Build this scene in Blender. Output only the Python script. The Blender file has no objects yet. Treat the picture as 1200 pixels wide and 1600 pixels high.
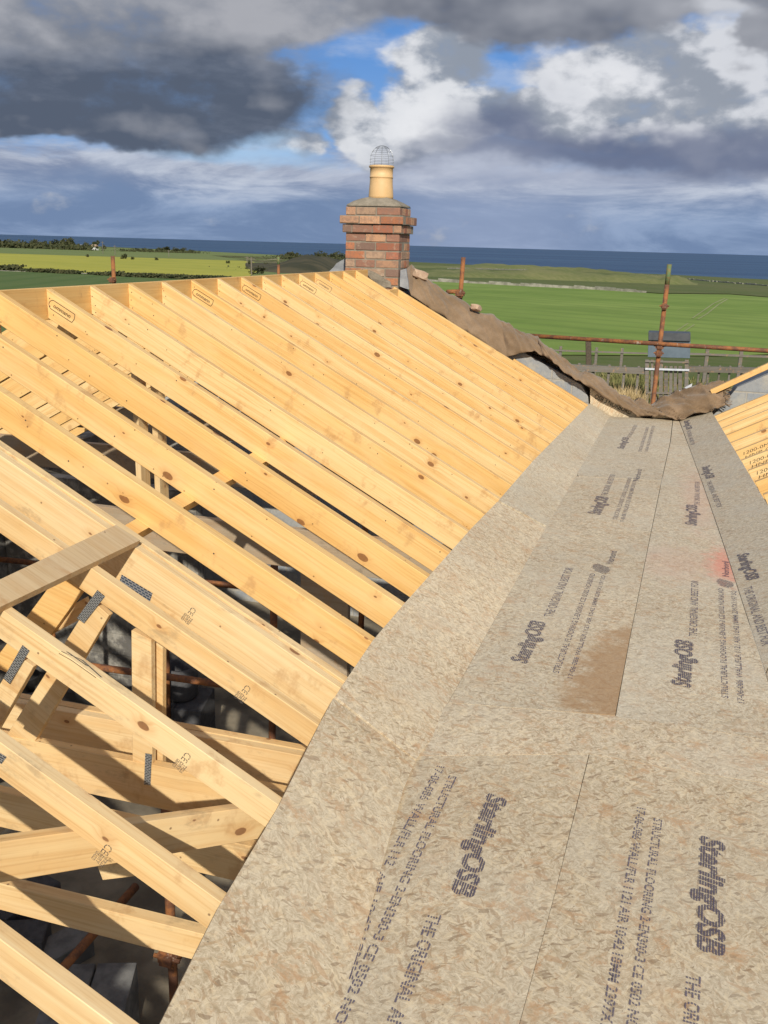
import bpy, bmesh, math, random
import numpy as np
from math import sin, cos, tan, atan, atan2, radians, sqrt, pi
from mathutils import Vector, Matrix, noise as mnoise
random.seed(7)
SC = bpy.context.scene
COL = SC.collection

# ------------------------------------------------------------------ camera
CAMZ = 5.0                      # eye height above the ground at the house
F = 1450.0                      # focal length in photo pixels (1200 wide)
FWD = Vector((-0.26823735, 0.92270011, -0.27689932))
RGT = Vector((0.95775945, 0.28635521, 0.02641076))
UPV = Vector((-0.10366077, 0.25811859, 0.96053591))
cd = bpy.data.cameras.new('camera'); cam = bpy.data.objects.new('camera', cd); COL.objects.link(cam)
cd.sensor_fit = 'HORIZONTAL'; cd.sensor_width = 36; cd.lens = 36*F/1200
cd.clip_start = 0.05; cd.clip_end = 80000
m3 = Matrix((RGT, UPV, -FWD)).transposed()
cam.matrix_world = Matrix.Translation((0, 0, CAMZ)) @ m3.to_4x4()
SC.camera = cam
SC.render.resolution_x = 768; SC.render.resolution_y = 1024
SC.view_settings.view_transform = 'Standard'; SC.view_settings.look = 'None'
SC.view_settings.exposure = 0.0; SC.view_settings.gamma = 1

# ------------------------------------------------------------------ sun
SUN_EL, SUN_AZ = radians(31), radians(180-22)      # azimuth from +Y towards +X
sdir = Vector((sin(SUN_AZ)*cos(SUN_EL), cos(SUN_AZ)*cos(SUN_EL), sin(SUN_EL)))
sl = bpy.data.lights.new('sun', 'SUN'); sl.energy = 4.6; sl.angle = radians(0.6); sl.color = (1.0, 0.93, 0.80)
so = bpy.data.objects.new('sun', sl); COL.objects.link(so)
so.rotation_euler = (-sdir).to_track_quat('-Z', 'Y').to_euler(); so.location = (4, -8, 14)

# ------------------------------------------------------------------ node helper
class NG:
    def __init__(s, nt): s.nt = nt; s.N = nt.nodes; s.L = nt.links
    def n(s, t, **kw):
        x = s.N.new(t)
        for k, v in kw.items(): setattr(x, k, v)
        return x
    def put(s, sock, v):
        if hasattr(v, 'is_output'): s.L.new(v, sock)
        elif v is not None:
            if hasattr(sock.default_value, '__len__') and not isinstance(v, str):
                v = tuple(v)
                if len(sock.default_value) == 4 and len(v) == 3: v = v+(1,)
            sock.default_value = v
    def math(s, op, a, b=None, c=None, clamp=False):
        x = s.n('ShaderNodeMath', operation=op, use_clamp=clamp)
        s.put(x.inputs[0], a)
        if b is not None: s.put(x.inputs[1], b)
        if c is not None: s.put(x.inputs[2], c)
        return x.outputs[0]
    def vm(s, op, a, b=None, sc=None):
        x = s.n('ShaderNodeVectorMath', operation=op)
        s.put(x.inputs[0], a)
        if b is not None: s.put(x.inputs[1], b)
        if sc is not None: s.put(x.inputs['Scale'], sc)
        return x.outputs['Value'] if op in ('DOT_PRODUCT', 'LENGTH', 'DISTANCE') else x.outputs[0]
    def comb(s, x, y, z=0.0):
        c = s.n('ShaderNodeCombineXYZ')
        for i, v in enumerate((x, y, z)): s.put(c.inputs[i], v)
        return c.outputs[0]
    def sep(s, v):
        c = s.n('ShaderNodeSeparateXYZ'); s.put(c.inputs[0], v); return c.outputs
    def noise(s, v, sc=5, det=4, rough=.55, dist=0, out=0, lac=2.0):
        x = s.n('ShaderNodeTexNoise'); s.put(x.inputs['Vector'], v)
        x.inputs['Scale'].default_value = sc; x.inputs['Detail'].default_value = det
        x.inputs['Roughness'].default_value = rough; x.inputs['Distortion'].default_value = dist
        x.inputs['Lacunarity'].default_value = lac
        return x.outputs[out]
    def voro(s, v, sc=5, feat='F1', out=0, rnd=1.0, dim='3D'):
        x = s.n('ShaderNodeTexVoronoi', feature=feat, voronoi_dimensions=dim); s.put(x.inputs['Vector'], v)
        x.inputs['Scale'].default_value = sc; x.inputs['Randomness'].default_value = rnd
        return x.outputs[out]
    def mr(s, v, a, b, c=0.0, d=1.0, kind='SMOOTHSTEP'):
        x = s.n('ShaderNodeMapRange', interpolation_type=kind)
        for i, q in enumerate((v, a, b, c, d)): s.put(x.inputs[i], q)
        return x.outputs[0]
    def mix(s, f, a, b, blend='MIX'):
        x = s.n('ShaderNodeMix', data_type='RGBA', blend_type=blend)
        s.put(x.inputs[0], f); s.put(x.inputs[6], a); s.put(x.inputs[7], b)
        return x.outputs[2]
    def hsv(s, c, h=.5, sa=1., v=1.):
        x = s.n('ShaderNodeHueSaturation'); s.put(x.inputs['Color'], c)
        s.put(x.inputs['Hue'], h); s.put(x.inputs['Saturation'], sa); s.put(x.inputs['Value'], v)
        return x.outputs[0]
    def coords(s, which='Object'):
        return s.n('ShaderNodeTexCoord').outputs[which]

def uv_of(px, py):
    d = (FWD*F + RGT*(px-600) + UPV*(800-py)).normalized()
    return atan2(d.x, d.y), math.asin(d.z)

# ------------------------------------------------------------------ sky
W = bpy.data.worlds.new('World'); SC.world = W; W.use_nodes = True
g = NG(W.node_tree); g.N.clear()
wout = g.n('ShaderNodeOutputWorld'); bg = g.n('ShaderNodeBackground'); g.L.new(bg.outputs[0], wout.inputs[0])
skyt = g.n('ShaderNodeTexSky', sky_type='NISHITA', sun_disc=False, sun_elevation=SUN_EL, sun_rotation=SUN_AZ)
clear = g.vm('SCALE', skyt.outputs[0], sc=0.085)
D = g.coords('Generated')
dx, dy, dz = g.sep(D)
U = g.math('ARCTAN2', dx, dy); V = g.math('ARCSINE', dz)
# cloud streets flatten towards the horizon
VS = g.math('MULTIPLY', V, 1.7)
P = g.comb(U, VS, 0.0)
wA = g.noise(P, 3.2, 3, .5, out=1); wB = g.noise(P, 11.0, 4, .6, out=1)
wa = g.vm('SCALE', g.vm('SUBTRACT', wA, (.5, .5, .5)), sc=0.16)
wb = g.vm('SCALE', g.vm('SUBTRACT', wB, (.5, .5, .5)), sc=0.075)
Pw = g.vm('ADD', g.vm('ADD', P, wa), wb)
Pw2 = g.vm('ADD', P, g.vm('SCALE', wb, sc=.8))
def blob(px, py, rx, ry, rot=0.0, soft=.35, src=None):
    u, v = uv_of(px, py)
    ru, rv = rx/1450., ry/1450.*1.7
    q = g.vm('SUBTRACT', src or Pw, (u, v*1.7, 0))
    if rot:
        r = g.n('ShaderNodeVectorRotate', rotation_type='Z_AXIS'); g.put(r.inputs['Vector'], q); r.inputs['Angle'].default_value = rot
        q = r.outputs[0]
    q = g.vm('MULTIPLY', q, (1/ru, 1/rv, 0))
    return g.mr(g.vm('LENGTH', q), 1-soft, 1+soft, 1.0, 0.0)
def mx(*a):
    r = a[0]
    for b in a[1:]: r = g.math('MAXIMUM', r, b)
    return r
nf = g.noise(g.comb(U, g.math('MULTIPLY', V, 3.2), .3), 7, 7, .6)
nst = g.noise(g.comb(U, g.math('MULTIPLY', V, 4.2), 1.3), 6.0, 8, .62, .4)
nb = g.noise(P, 10, 8, .55)                       # billows
nb2 = g.noise(g.vm('ADD', P, (.012, .024, 0)), 10, 8, .55)
relief = g.math('SUBTRACT', nb, nb2)              # which side of a billow faces up
nc = g.noise(P, 5, 4, .55)
nc2 = g.noise(g.vm('ADD', P, (.02, .05, 0)), 5, 4, .55)
relief2 = g.math('SUBTRACT', nc, nc2)
def el(py): return uv_of(600, py)[1]
col = g.mix(g.mr(V, el(300), el(20)), (.25, .44, .76), (.115, .29, .66))
# low cloud deck, blue-grey with pale streaks
sheetc = g.mix(g.mr(nst, .38, .66), (.23, .28, .41), (.56, .61, .71))
sheetm = g.mr(g.math('ADD', V, g.math('MULTIPLY', g.math('SUBTRACT', nf, .5), -.13)), el(205), el(262), 0, 1)
col = g.mix(sheetm, col, sheetc)
col = g.mix(g.math('MULTIPLY', g.mr(nf, .46, .70), .45), col, (.56, .62, .73))
# pale glowing band under the right-hand cumulus
col = g.mix(g.math('MULTIPLY', blob(800, 268, 260, 26, -.03, .8), .65), col, (.52, .56, .67))
# horizon band
hb = g.mr(g.math('ADD', V, g.math('MULTIPLY', g.math('SUBTRACT', nst, .5), .07)), el(335), el(268), 1, 0)
hbc = g.mix(g.mr(nst, .38, .62), (.165, .245, .41), (.26, .355, .54))
hbc = g.mix(g.math('MULTIPLY', blob(760, 345, 140, 130, .2, .8, P), .6), hbc, (.33, .40, .57))
col = g.mix(g.math('MULTIPLY', hb, .92), col, hbc)
def cumulus(col, mask, hi, lo, thr=.0, k=4.0):
    dens = g.mr(g.math('ADD', mask, g.math('MULTIPLY', g.math('SUBTRACT', nb, .5), 2.2)), .22, .92)
    sh = g.math('ADD', g.math('MULTIPLY', relief, k), g.math('ADD', g.math('MULTIPLY', relief2, k*.9), .5+thr), clamp=True)
    sh = g.mr(sh, .18, 1.0)
    return g.mix(dens, col, g.mix(sh, lo, hi))
m = mx(blob(705, 190, 90, 48), blob(690, 105, 80, 48), blob(575, 185, 50, 34), blob(465, 210, 55, 24), blob(640, 215, 60, 30))
col = cumulus(col, m, (.72, .74, .78), (.28, .32, .39), .02)
m = mx(blob(1010, 150, 170, 55, .18), blob(1140, 150, 130, 80), blob(1060, 100, 120, 30, .2), blob(870, 190, 110, 36), blob(950, 105, 60, 26, .2))
col = cumulus(col, m, (.66, .68, .73), (.30, .335, .40), .04)
# bright shoulders facing the sun
br_ = mx(blob(695, 185, 46, 34, 0, .7), blob(650, 90, 40, 26, 0, .8), blob(950, 120, 75, 30, .25, .8), blob(1010, 185, 90, 24, .25, .9))
col = g.mix(g.math('MULTIPLY', g.math('MULTIPLY', br_, g.mr(nb, .40, .60)), .75), col, (.82, .83, .86))
# dark bases of the right-hand bank
dm = mx(blob(960, 232, 250, 26, -.03, .6), blob(1150, 236, 170, 32, 0, .6), blob(800, 212, 70, 24, .5, .7))
col = g.mix(g.math('MULTIPLY', dm, .92), col, g.mix(g.mr(nc, .35, .65), (.115, .145, .24), (.20, .23, .33)))
col = g.mix(g.math('MULTIPLY', mx(blob(370, 232, 110, 14, .05, .7), blob(420, 205, 40, 16, -.6, .7)), .8), col, (.40, .60, .84))
# big dark cloud on the left, paler towards the zenith
m = mx(blob(150, 130, 360, 84, .0), blob(400, 130, 120, 50), blob(140, 205, 150, 26), blob(0, 60, 420, 110), blob(300, 10, 300, 50))
dens = g.mr(g.math('ADD', m, g.math('MULTIPLY', g.math('SUBTRACT', nb, .5), 1.9)), .16, .95)
lit = g.math('ADD', g.mr(V, el(175), el(10), 0, .95), g.math('ADD', g.math('MULTIPLY', relief2, 2.4), g.math('MULTIPLY', relief, .8)), clamp=True)
dcol = g.mix(g.mr(lit, 0, 1, 0, 1, 'LINEAR'), (.095, .120, .172), g.mix(g.mr(nb, .36, .64), (.26, .28, .33), (.40, .41, .45)))
dcol = g.mix(g.math('MULTIPLY', g.mr(nf, .5, .72), .25), dcol, (.30, .34, .43))
col = g.mix(dens, col, dcol)
# grey cloud along the top right
m = mx(blob(880, 30, 210, 46, -.05), blob(1060, 0, 170, 42), blob(740, 10, 130, 42), blob(590, -10, 100, 40), blob(1195, 60, 50, 40))
dens = g.mr(g.math('ADD', m, g.math('MULTIPLY', g.math('SUBTRACT', nb, .5), 1.8)), .20, .92)
dcol = g.mix(g.math('ADD', .42, g.math('MULTIPLY', relief2, 3.2), clamp=True), (.14, .158, .205), (.37, .385, .43))
col = g.mix(dens, col, dcol)
col = g.mix(g.math('MULTIPLY', blob(1125, 28, 38, 15, .35, .7), .75), col, (.66, .68, .73))
# everything out of the picture: broken cloud over the clear sky
gen = g.mix(g.mr(g.noise(D, 2.2, 6, .6), .42, .6), clear, (.42, .46, .55))
inview = g.math('MULTIPLY', g.mr(V, radians(30), radians(38), 1, 0), g.mr(g.math('ABSOLUTE', g.math('ADD', U, .27)), .75, 1.0, 1, 0))
col = g.mix(inview, gen, col)
g.put(bg.inputs[0], col); bg.inputs[1].default_value = 1.0

# ------------------------------------------------------------------ geometry of the picture
def ray(x, y): return (FWD*F + RGT*(x-600) + UPV*(800-y)).normalized()
def O(v): return Vector((v[0], v[1], v[2]+CAMZ))       # camera-origin -> world
def atY(Y, x, y): d = ray(x, y); return d*(Y/d.y)
def atX(X, x, y): d = ray(x, y); return d*(X/d.x)
def atZ(Z, x, y): d = ray(x, y); return d*(Z/d.z)
def atD(D, x, y): d = ray(x, y); return d*(D/sqrt(d.x**2+d.y**2))
TP = tan(radians(28.2)); CP = cos(radians(28.2)); SP = sin(radians(28.2))
RX, RZ = -3.12, -0.269                               # ridge (camera origin)
def lp(x, y, off=0.0):
    d = ray(x, y); k = (RZ+off+TP*RX)/(d.z+TP*d.x); return d*k
def zl(X, off=0.0): return RZ+off-TP*(X-RX)
TR = tan(radians(28.5)); RX0, RZ0 = .57, -1.58        # right-hand roof plane
def rp(x, y, off=0.0):
    d = ray(x, y); k = (RZ0+off-TR*RX0)/(d.z-TR*d.x); return d*k
OB = .022                                            # boards sit proud of the rafters
foldpx = [(952,650),(900,740),(853,822),(800,920),(750,1010),(700,1098),(640,1180),(620,1228),(600,1300),(560,1440),(515,1600)]
foldL = [lp(x, y, OB) for x, y in foldpx]
def zf(Y):                                           # fall of the gutter floor: high point near Y=2.9, falls both ways
    return -1.588-.0128*(Y-2.9) if Y > 2.9 else -1.588-.036*(2.9-Y)
def fl(x, y):
    d = ray(x, y); Y = 3.0
    for _ in range(40):
        p = d*(zf(Y)/d.z); Y = .5*Y+.5*p.y
    return d*(zf(Y)/d.z)

# ------------------------------------------------------------------ materials
def newmat(name):
    m = bpy.data.materials.new(name); m.use_nodes = True
    g = NG(m.node_tree); b = g.N['Principled BSDF']
    return m, g, b
def bump(g, b, h, strength=.3, dist=.002):
    x = g.n('ShaderNodeBump'); x.inputs['Strength'].default_value = strength; x.inputs['Distance'].default_value = dist
    g.put(x.inputs['Height'], h); g.L.new(x.outputs[0], b.inputs['Normal'])
def simple(name, c1, c2, sc=8, rough=.8, metal=0, bs=.3, bd=.003, det=6, vec='Object', thr=(.35, .65)):
    m, g, b = newmat(name)
    n = g.noise(g.coords(vec), sc, det, .6)
    g.put(b.inputs['Base Color'], g.mix(g.mr(n, *thr), c1, c2)); b.inputs['Roughness'].default_value = rough
    b.inputs['Metallic'].default_value = metal
    bump(g, b, g.noise(g.coords(vec), sc*4, 5, .65), bs, bd)
    return m

def wood_mat(name, pale, deep, grey=0.0, knots=1.0, dirt=0.0):
    m, g, b = newmat(name)
    oi = g.n('ShaderNodeObjectInfo'); rnd = oi.outputs['Random']
    co = g.coords('Object')
    off = g.vm('SCALE', g.comb(rnd, g.math('MULTIPLY', rnd, 7.3), g.math('MULTIPLY', rnd, 3.1)), sc=37.0)
    p = g.vm('ADD', co, off)
    warp = g.vm('SCALE', g.vm('SUBTRACT', g.noise(g.vm('MULTIPLY', p, (1.2, 5, 5)), 1.0, 3, .5, out=1), (.5, .5, .5)), sc=.035)
    pw = g.vm('ADD', p, warp)
    # knots
    pq = g.sep(p); pf_ = g.comb(pq[0], g.math('ADD', pq[1], pq[2]), 0.0)
    kp = g.vm('MULTIPLY', pf_, (1, 1.7, 1))
    kd = g.voro(kp, 3.6, dim='2D'); kc = g.voro(kp, 3.6, out=1, dim='2D')
    kr = g.sep(kc)
    ksize = g.math('MULTIPLY', g.math('POWER', g.mr(kr[1], .0, 1.0, .15, 1.0, 'LINEAR'), 2.2), .085*knots)
    kq = g.math('SUBTRACT', kd, ksize)
    kmask = g.mr(g.math('ADD', kq, g.math('MULTIPLY', g.math('SUBTRACT', g.noise(p, 40, 3, .6), .5), .03)), 0.0, .018, 1.0, 0.0)
    has = g.math('GREATER_THAN', kr[0], .50)
    kmask = g.math('MULTIPLY', kmask, has)
    halo = g.math('MULTIPLY', g.mr(kq, .0, .16, 1.0, 0.0), has)
    # pin knots
    pd = g.voro(pf_, 9.0, dim='2D'); pc = g.sep(g.voro(pf_, 9.0, out=1, dim='2D'))
    pin = g.math('MULTIPLY', g.mr(pd, .018, .045, 1.0, 0.0), g.math('GREATER_THAN', pc[1], .84))
    # grain: rings distorted round knots
    gz = g.math('ADD', g.math('MULTIPLY', g.sep(pw)[2], 1.0), g.math('MULTIPLY', halo, .018))
    gv = g.comb(g.math('MULTIPLY', g.sep(pw)[0], .35), g.math('MULTIPLY', g.sep(pw)[1], 1.0), gz)
    grain = g.noise(g.vm('MULTIPLY', gv, (4, 120, 120)), 1.0, 4, .6)
    bands = g.noise(g.vm('MULTIPLY', gv, (1.6, 26, 26)), 1.0, 3, .5)
    c = g.mix(g.mr(g.n('ShaderNodeObjectInfo').outputs['Random'], .25, 1), pale, deep)
    c = g.mix(g.math('MULTIPLY', g.mr(bands, .42, .62), .46), c, (deep[0]*.86, deep[1]*.72, deep[2]*.55))
    c = g.mix(g.math('MULTIPLY', g.mr(grain, .46, .68), .48), c, (deep[0]*.70, deep[1]*.55, deep[2]*.40))
    blot = g.noise(g.vm('MULTIPLY', p, (2.2, 6, 9)), 1.0, 5, .6)
    c = g.mix(g.math('MULTIPLY', g.mr(blot, .40, .70), .42), c, (pale[0]*1.03, pale[1]*1.08, pale[2]*1.2))
    c = g.mix(g.math('MULTIPLY', g.mr(g.noise(g.vm('MULTIPLY', p, (7, 9, 5)), 1.0, 5, .65), .57, .70), .55), c, (.46, .25, .10))
    c = g.mix(g.math('MULTIPLY', halo, .30), c, (.52, .24, .075))
    c = g.mix(g.math('MULTIPLY', kmask, .85), c, g.mix(g.noise(p, 60, 2), (.10, .035, .012), (.30, .12, .04)))
    c = g.mix(g.math('MULTIPLY', pin, .75), c, (.12, .05, .02))
    if grey > 0:
        c = g.mix(g.math('MULTIPLY', g.mr(g.noise(p, 3.0, 6, .65), .3, .7), grey), c, (.30, .25, .18))
    if dirt > 0:
        c = g.mix(g.math('MULTIPLY', g.mr(g.noise(g.vm('MULTIPLY', p, (1.5, 3, 3)), 3.0, 7, .7), .56, .68), dirt), c, (.16, .12, .085))
    g.put(b.inputs['Base Color'], c)
    b.inputs['Roughness'].default_value = .62; b.inputs['Specular IOR Level'].default_value = .3
    bump(g, b, g.math('ADD', g.math('MULTIPLY', grain, .6), g.math('MULTIPLY', kmask, -1.0)), .22, .0012)
    return m
M = {}
M['pine'] = wood_mat('fresh_pine', (.775, .55, .265), (.74, .475, .18))
M['pine_deep'] = wood_mat('orange_pine', (.75, .49, .20), (.73, .465, .175), knots=1.1)
M['truss'] = wood_mat('truss_pine', (.76, .57, .31), (.72, .50, .24), grey=.12, knots=.8, dirt=.35)
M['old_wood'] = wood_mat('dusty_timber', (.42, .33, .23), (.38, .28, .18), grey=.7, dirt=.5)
M['binder'] = wood_mat('dull_pine', (.62, .46, .265), (.58, .42, .23), grey=.15, knots=.6)
M['grey_wood'] = wood_mat('weathered_grey_timber', (.18, .165, .145), (.13, .12, .105), grey=.12, knots=.6)

def osb_mat(name, tint=(.44, .355, .245), flaky=1.0, stain=None, spray=None):
    m, g, b = newmat(name)
    co = g.coords('Object')
    oi = g.n('ShaderNodeObjectInfo')
    p = g.vm('ADD', co, g.vm('SCALE', g.comb(oi.outputs['Random'], g.math('MULTIPLY', oi.outputs['Random'], 5.1), 0), sc=31.0))
    def strands(cs, lx, ly, seed):
        w = g.vm('SCALE', g.vm('SUBTRACT', g.noise(p, 30+seed, 2, .5, out=1), (.5, .5, .5)), sc=.03)
        q = g.vm('ADD', g.vm('ADD', p, w), (seed*1.37, seed*.71, 0))
        cell = g.sep(g.voro(g.vm('MULTIPLY', q, (1, 1, 0)), cs, out=1))
        r = g.n('ShaderNodeVectorRotate', rotation_type='Z_AXIS'); g.put(r.inputs['Vector'], q)
        g.put(r.inputs['Angle'], g.math('MULTIPLY', g.math('SUBTRACT', cell[0], .5), 2.9))
        f = g.noise(g.vm('MULTIPLY', r.outputs[0], (lx, ly, 1)), 1.0, 4, .62)
        return cell, f
    cA, fA = strands(24, 20, 105, 1); cB, fB_ = strands(34, 28, 150, 2); cC, fC_ = strands(15, 13, 85, 3)
    T = tint
    def k_(a, b_, c_): return (T[0]*a, T[1]*b_, T[2]*c_)
    cD, fD_ = strands(18, 14, 130, 4)
    c = g.mix(g.mr(fA, .36, .64), k_(.66, .59, .50), k_(1.24, 1.26, 1.28))
    c = g.mix(g.math('MULTIPLY', g.mr(g.noise(p, 28, 3, .6), .42, .56), .85), c, g.mix(g.mr(fB_, .38, .62), k_(.66, .60, .52), k_(1.26, 1.28, 1.30)))
    c = g.mix(.35, c, g.mix(g.mr(fC_, .40, .60), k_(.74, .69, .62), k_(1.16, 1.16, 1.16)))
    c = g.mix(g.math('MULTIPLY', g.mr(fD_, .62, .70), .70), c, k_(.62, .46, .34))
    c = g.mix(g.math('MULTIPLY', g.mr(fC_, .64, .70), .60*flaky), c, k_(1.40, 1.42, 1.44))
    c = g.mix(g.math('MULTIPLY', g.mr(fB_, .64, .70), .75), c, k_(.30, .25, .21))
    c = g.mix(g.math('MULTIPLY', g.mr(g.noise(p, 150, 2, .5), .68, .72), .75), c, k_(.22, .18, .16))
    # crisp straight flakes lying over the fibre
    for (an, cs_, sx_, sy_, th_, colf, am_) in ((.5, 1, 34, 120, .88, k_(1.32, 1.28, 1.18), .40), (-.9, 2, 40, 125, .91, k_(.76, .60, .45), .42), (1.9, 3, 30, 105, .90, k_(1.28, 1.24, 1.14), .40), (2.6, 5, 46, 150, .955, k_(.42, .33, .27), .60), (.1, 7, 22, 80, .965, k_(.78, .55, .40), .5), (1.2, 9, 38, 130, .95, k_(.60, .46, .36), .5)):
        r = g.n('ShaderNodeVectorRotate', rotation_type='Z_AXIS'); g.put(r.inputs['Vector'], g.vm('ADD', p, (cs_*.37, cs_*.83, 0))); r.inputs['Angle'].default_value = an
        w_ = g.vm('SCALE', g.vm('SUBTRACT', g.noise(p, 9+cs_, 2, .5, out=1), (.5, .5, .5)), sc=.05)
        cf = g.sep(g.voro(g.vm('MULTIPLY', g.vm('ADD', r.outputs[0], w_), (sx_, sy_, 0)), 1.0, out=1))
        c = g.mix(g.math('MULTIPLY', g.math('GREATER_THAN', cf[0], th_), am_*(.5+.5*flaky)), c, colf)
    brn = g.math('MULTIPLY', g.mr(g.noise(p, 9, 6, .78), .53, .64), g.mr(fA, .30, .60))
    c = g.mix(g.math('MULTIPLY', brn, .8*flaky), c, k_(.84, .58, .40))
    c = g.mix(g.math('MULTIPLY', g.mr(g.noise(g.vm('ADD', p, (5, 3, 0)), 4.5, 6, .7), .52, .66), .28*flaky), c, k_(.92, .72, .56))
    c = g.mix(g.math('MULTIPLY', g.mr(g.noise(p, 2.2, 6, .65), .42, .66), .32), c, k_(.78, .84, .93))
    bigv = g.noise(p, 1.1, 4, .6)
    c = g.hsv(c, .5, 1.0, g.mr(bigv, .3, .7, .92, 1.08))
    wp = g.n('ShaderNodeNewGeometry').outputs['Position']
    if stain:
        (sx, sy, rx, ry, colr, amt) = stain
        q = g.vm('MULTIPLY', g.vm('SUBTRACT', wp, (sx, sy, 0)), (1/rx, 1/ry, 0))
        q = g.math('ADD', g.vm('LENGTH', q), g.math('MULTIPLY', g.math('SUBTRACT', g.noise(wp, 7, 7, .75), .5), 2.4))
        c = g.mix(g.math('MULTIPLY', g.mr(q, .6, 1.15, 1.0, 0.0), amt), c, g.mix(g.noise(wp, 26, 4, .6), (colr[0]*.7, colr[1]*.65, colr[2]*.6), colr))
    for sp in (spray or []):
        (sx, sy, rx, ry, colr, amt) = sp
        q = g.vm('MULTIPLY', g.vm('SUBTRACT', wp, (sx, sy, 0)), (1/rx, 1/ry, 0))
        q = g.math('ADD', g.vm('LENGTH', q), g.math('MULTIPLY', g.math('SUBTRACT', g.noise(wp, 12, 7, .8), .5), 2.2))
        c = g.mix(g.math('MULTIPLY', g.mr(q, .2, 1.1, 1.0, 0.0), amt), c, colr)
    g.put(b.inputs['Base Color'], c)
    b.inputs['Roughness'].default_value = .68; b.inputs['Specular IOR Level'].default_value = .25
    h = g.math('ADD', g.math('MULTIPLY', fA, .8), g.math('ADD', g.math('MULTIPLY', fB_, .8), g.math('MULTIPLY', g.noise(p, 120, 3, .6), .5)))
    bump(g, b, h, .35, .0016)
    return m

def ink_mat(name, col, stripes=420.0, cover=.62, speck=260.0):
    m, g, b = newmat(name)
    co = g.coords('Object')
    s = g.math('SINE', g.math('MULTIPLY', g.sep(co)[1], stripes))
    n = g.noise(co, speck, 2, .6); n2 = g.noise(co, 22, 3, .6)
    a = g.math('GREATER_THAN', g.math('ADD', g.math('MULTIPLY', s, .26), g.math('ADD', n, g.math('MULTIPLY', n2, .35))), 1.12-cover)
    g.put(b.inputs['Base Color'], col); b.inputs['Roughness'].default_value = .7
    g.put(b.inputs['Alpha'], g.math('MULTIPLY', a, .80))
    return m
M['ink'] = ink_mat('purple_black_ink', (.085, .070, .105), 900, .56, 160)
M['ink_small'] = ink_mat('purple_black_small_ink', (.12, .10, .14), 900, .53, 330)
M['ink_stamp'] = ink_mat('grey_stamp_ink', (.10, .085, .075), 900, .72, 300)
M['ink_bold'] = ink_mat('black_stamp_ink', (.03, .025, .02), 1500, .80, 300)
M['rust'] = simple('rusty_tube', (.33, .12, .035), (.20, .075, .03), 14, .75, .2, .4, .002)
mm, gg, bb = newmat('rust_and_old_paint')
co = gg.coords('Object')
cc = gg.mix(gg.mr(gg.noise(co, 9, 6, .7), .40, .60), (.30, .115, .035), (.13, .055, .03))
cc = gg.mix(gg.math('MULTIPLY', gg.mr(gg.noise(gg.vm('MULTIPLY', co, (1, 1, .4)), 13, 6, .75), .60, .66), .8), cc, (.42, .36, .30))
gg.put(bb.inputs['Base Color'], cc); bb.inputs['Roughness'].default_value = .75
bump(gg, bb, gg.noise(co, 60, 5, .7), .5, .003); M['rust'] = mm
M['green_paint'] = simple('green_end_paint', (.10, .17, .07), (.20, .14, .05), 30)
M['steel'] = simple('galvanised_plate', (.22, .23, .23), (.12, .125, .13), 40, .45, .7, .2, .001)
M['blue_steel'] = simple('blue_film_plate', (.035, .07, .13), (.06, .10, .16), 40, .4, .6, .2, .001)
M['black'] = simple('black_plastic', (.02, .02, .022), (.035, .035, .035), 10, .5)
M['concrete'] = simple('dusty_concrete_slab', (.13, .11, .08), (.28, .24, .175), 1.8, .95, 0, .5, .01, 8)
M['block'] = simple('dense_concrete_block', (.20, .20, .195), (.12, .12, .12), 9, .95, 0, .6, .004)
M['darkblock'] = simple('dark_concrete', (.09, .09, .095), (.06, .06, .065), 20, .95, 0, .6, .004)
M['mortar'] = simple('pale_mortar', (.27, .235, .185), (.20, .175, .135), 20, .95, 0, .7, .006)
M['clay'] = simple('buff_clay_pot', (.66, .44, .22), (.60, .39, .18), 5, .55, 0, .1, .002)
M['wire'] = simple('galvanised_wire', (.30, .32, .34), (.20, .21, .22), 40, .4, .8, 0, .001)
M['slate'] = simple('grey_slate', (.20, .21, .23), (.30, .31, .32), 9, .6, 0, .4, .004)
M['stone'] = simple('buff_stone', (.46, .34, .24), (.36, .24, .17), 16, .9, 0, .6, .006)
M['paper'] = simple('white_sheeting', (.62, .64, .68), (.45, .48, .54), 6, .5)

# blockwork with joints
def blockwork(name, ca, cb, mortar, bw=.44, bh=.225):
    m, g, b = newmat(name)
    co = g.coords('Object'); x, y, z = g.sep(co)
    br = g.n('ShaderNodeTexBrick'); g.put(br.inputs['Vector'], g.comb(g.math('ADD', x, y), z, 0))
    br.offset = .5; br.inputs['Scale'].default_value = 1; br.inputs['Brick Width'].default_value = bw; br.inputs['Row Height'].default_value = bh
    br.inputs['Mortar Size'].default_value = .010; br.inputs['Mortar Smooth'].default_value = .3
    g.put(br.inputs['Color1'], ca); g.put(br.inputs['Color2'], cb); g.put(br.inputs['Mortar'], mortar)
    c = g.mix(g.math('MULTIPLY', g.mr(g.noise(co, 4, 7, .7), .46, .62), .75), br.outputs[0], (.40, .38, .33))
    c = g.mix(g.math('MULTIPLY', g.mr(g.noise(co, 25, 5, .7), .45, .7), .35), c, (.16, .16, .17))
    g.put(b.inputs['Base Color'], c); b.inputs['Roughness'].default_value = .95
    bump(g, b, g.math('SUBTRACT', g.math('MULTIPLY', g.noise(co, 70, 4, .7), .5), br.outputs['Fac']), .6, .008)
    return m
M['inner'] = blockwork('dark_blockwork', (.105, .10, .095), (.14, .13, .115), (.15, .14, .12))  # darker brown-grey colour of the inner walls
M['gable'] = blockwork('gable_blockwork', (.24, .27, .31), (.33, .33, .32), (.36, .34, .30))

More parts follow.
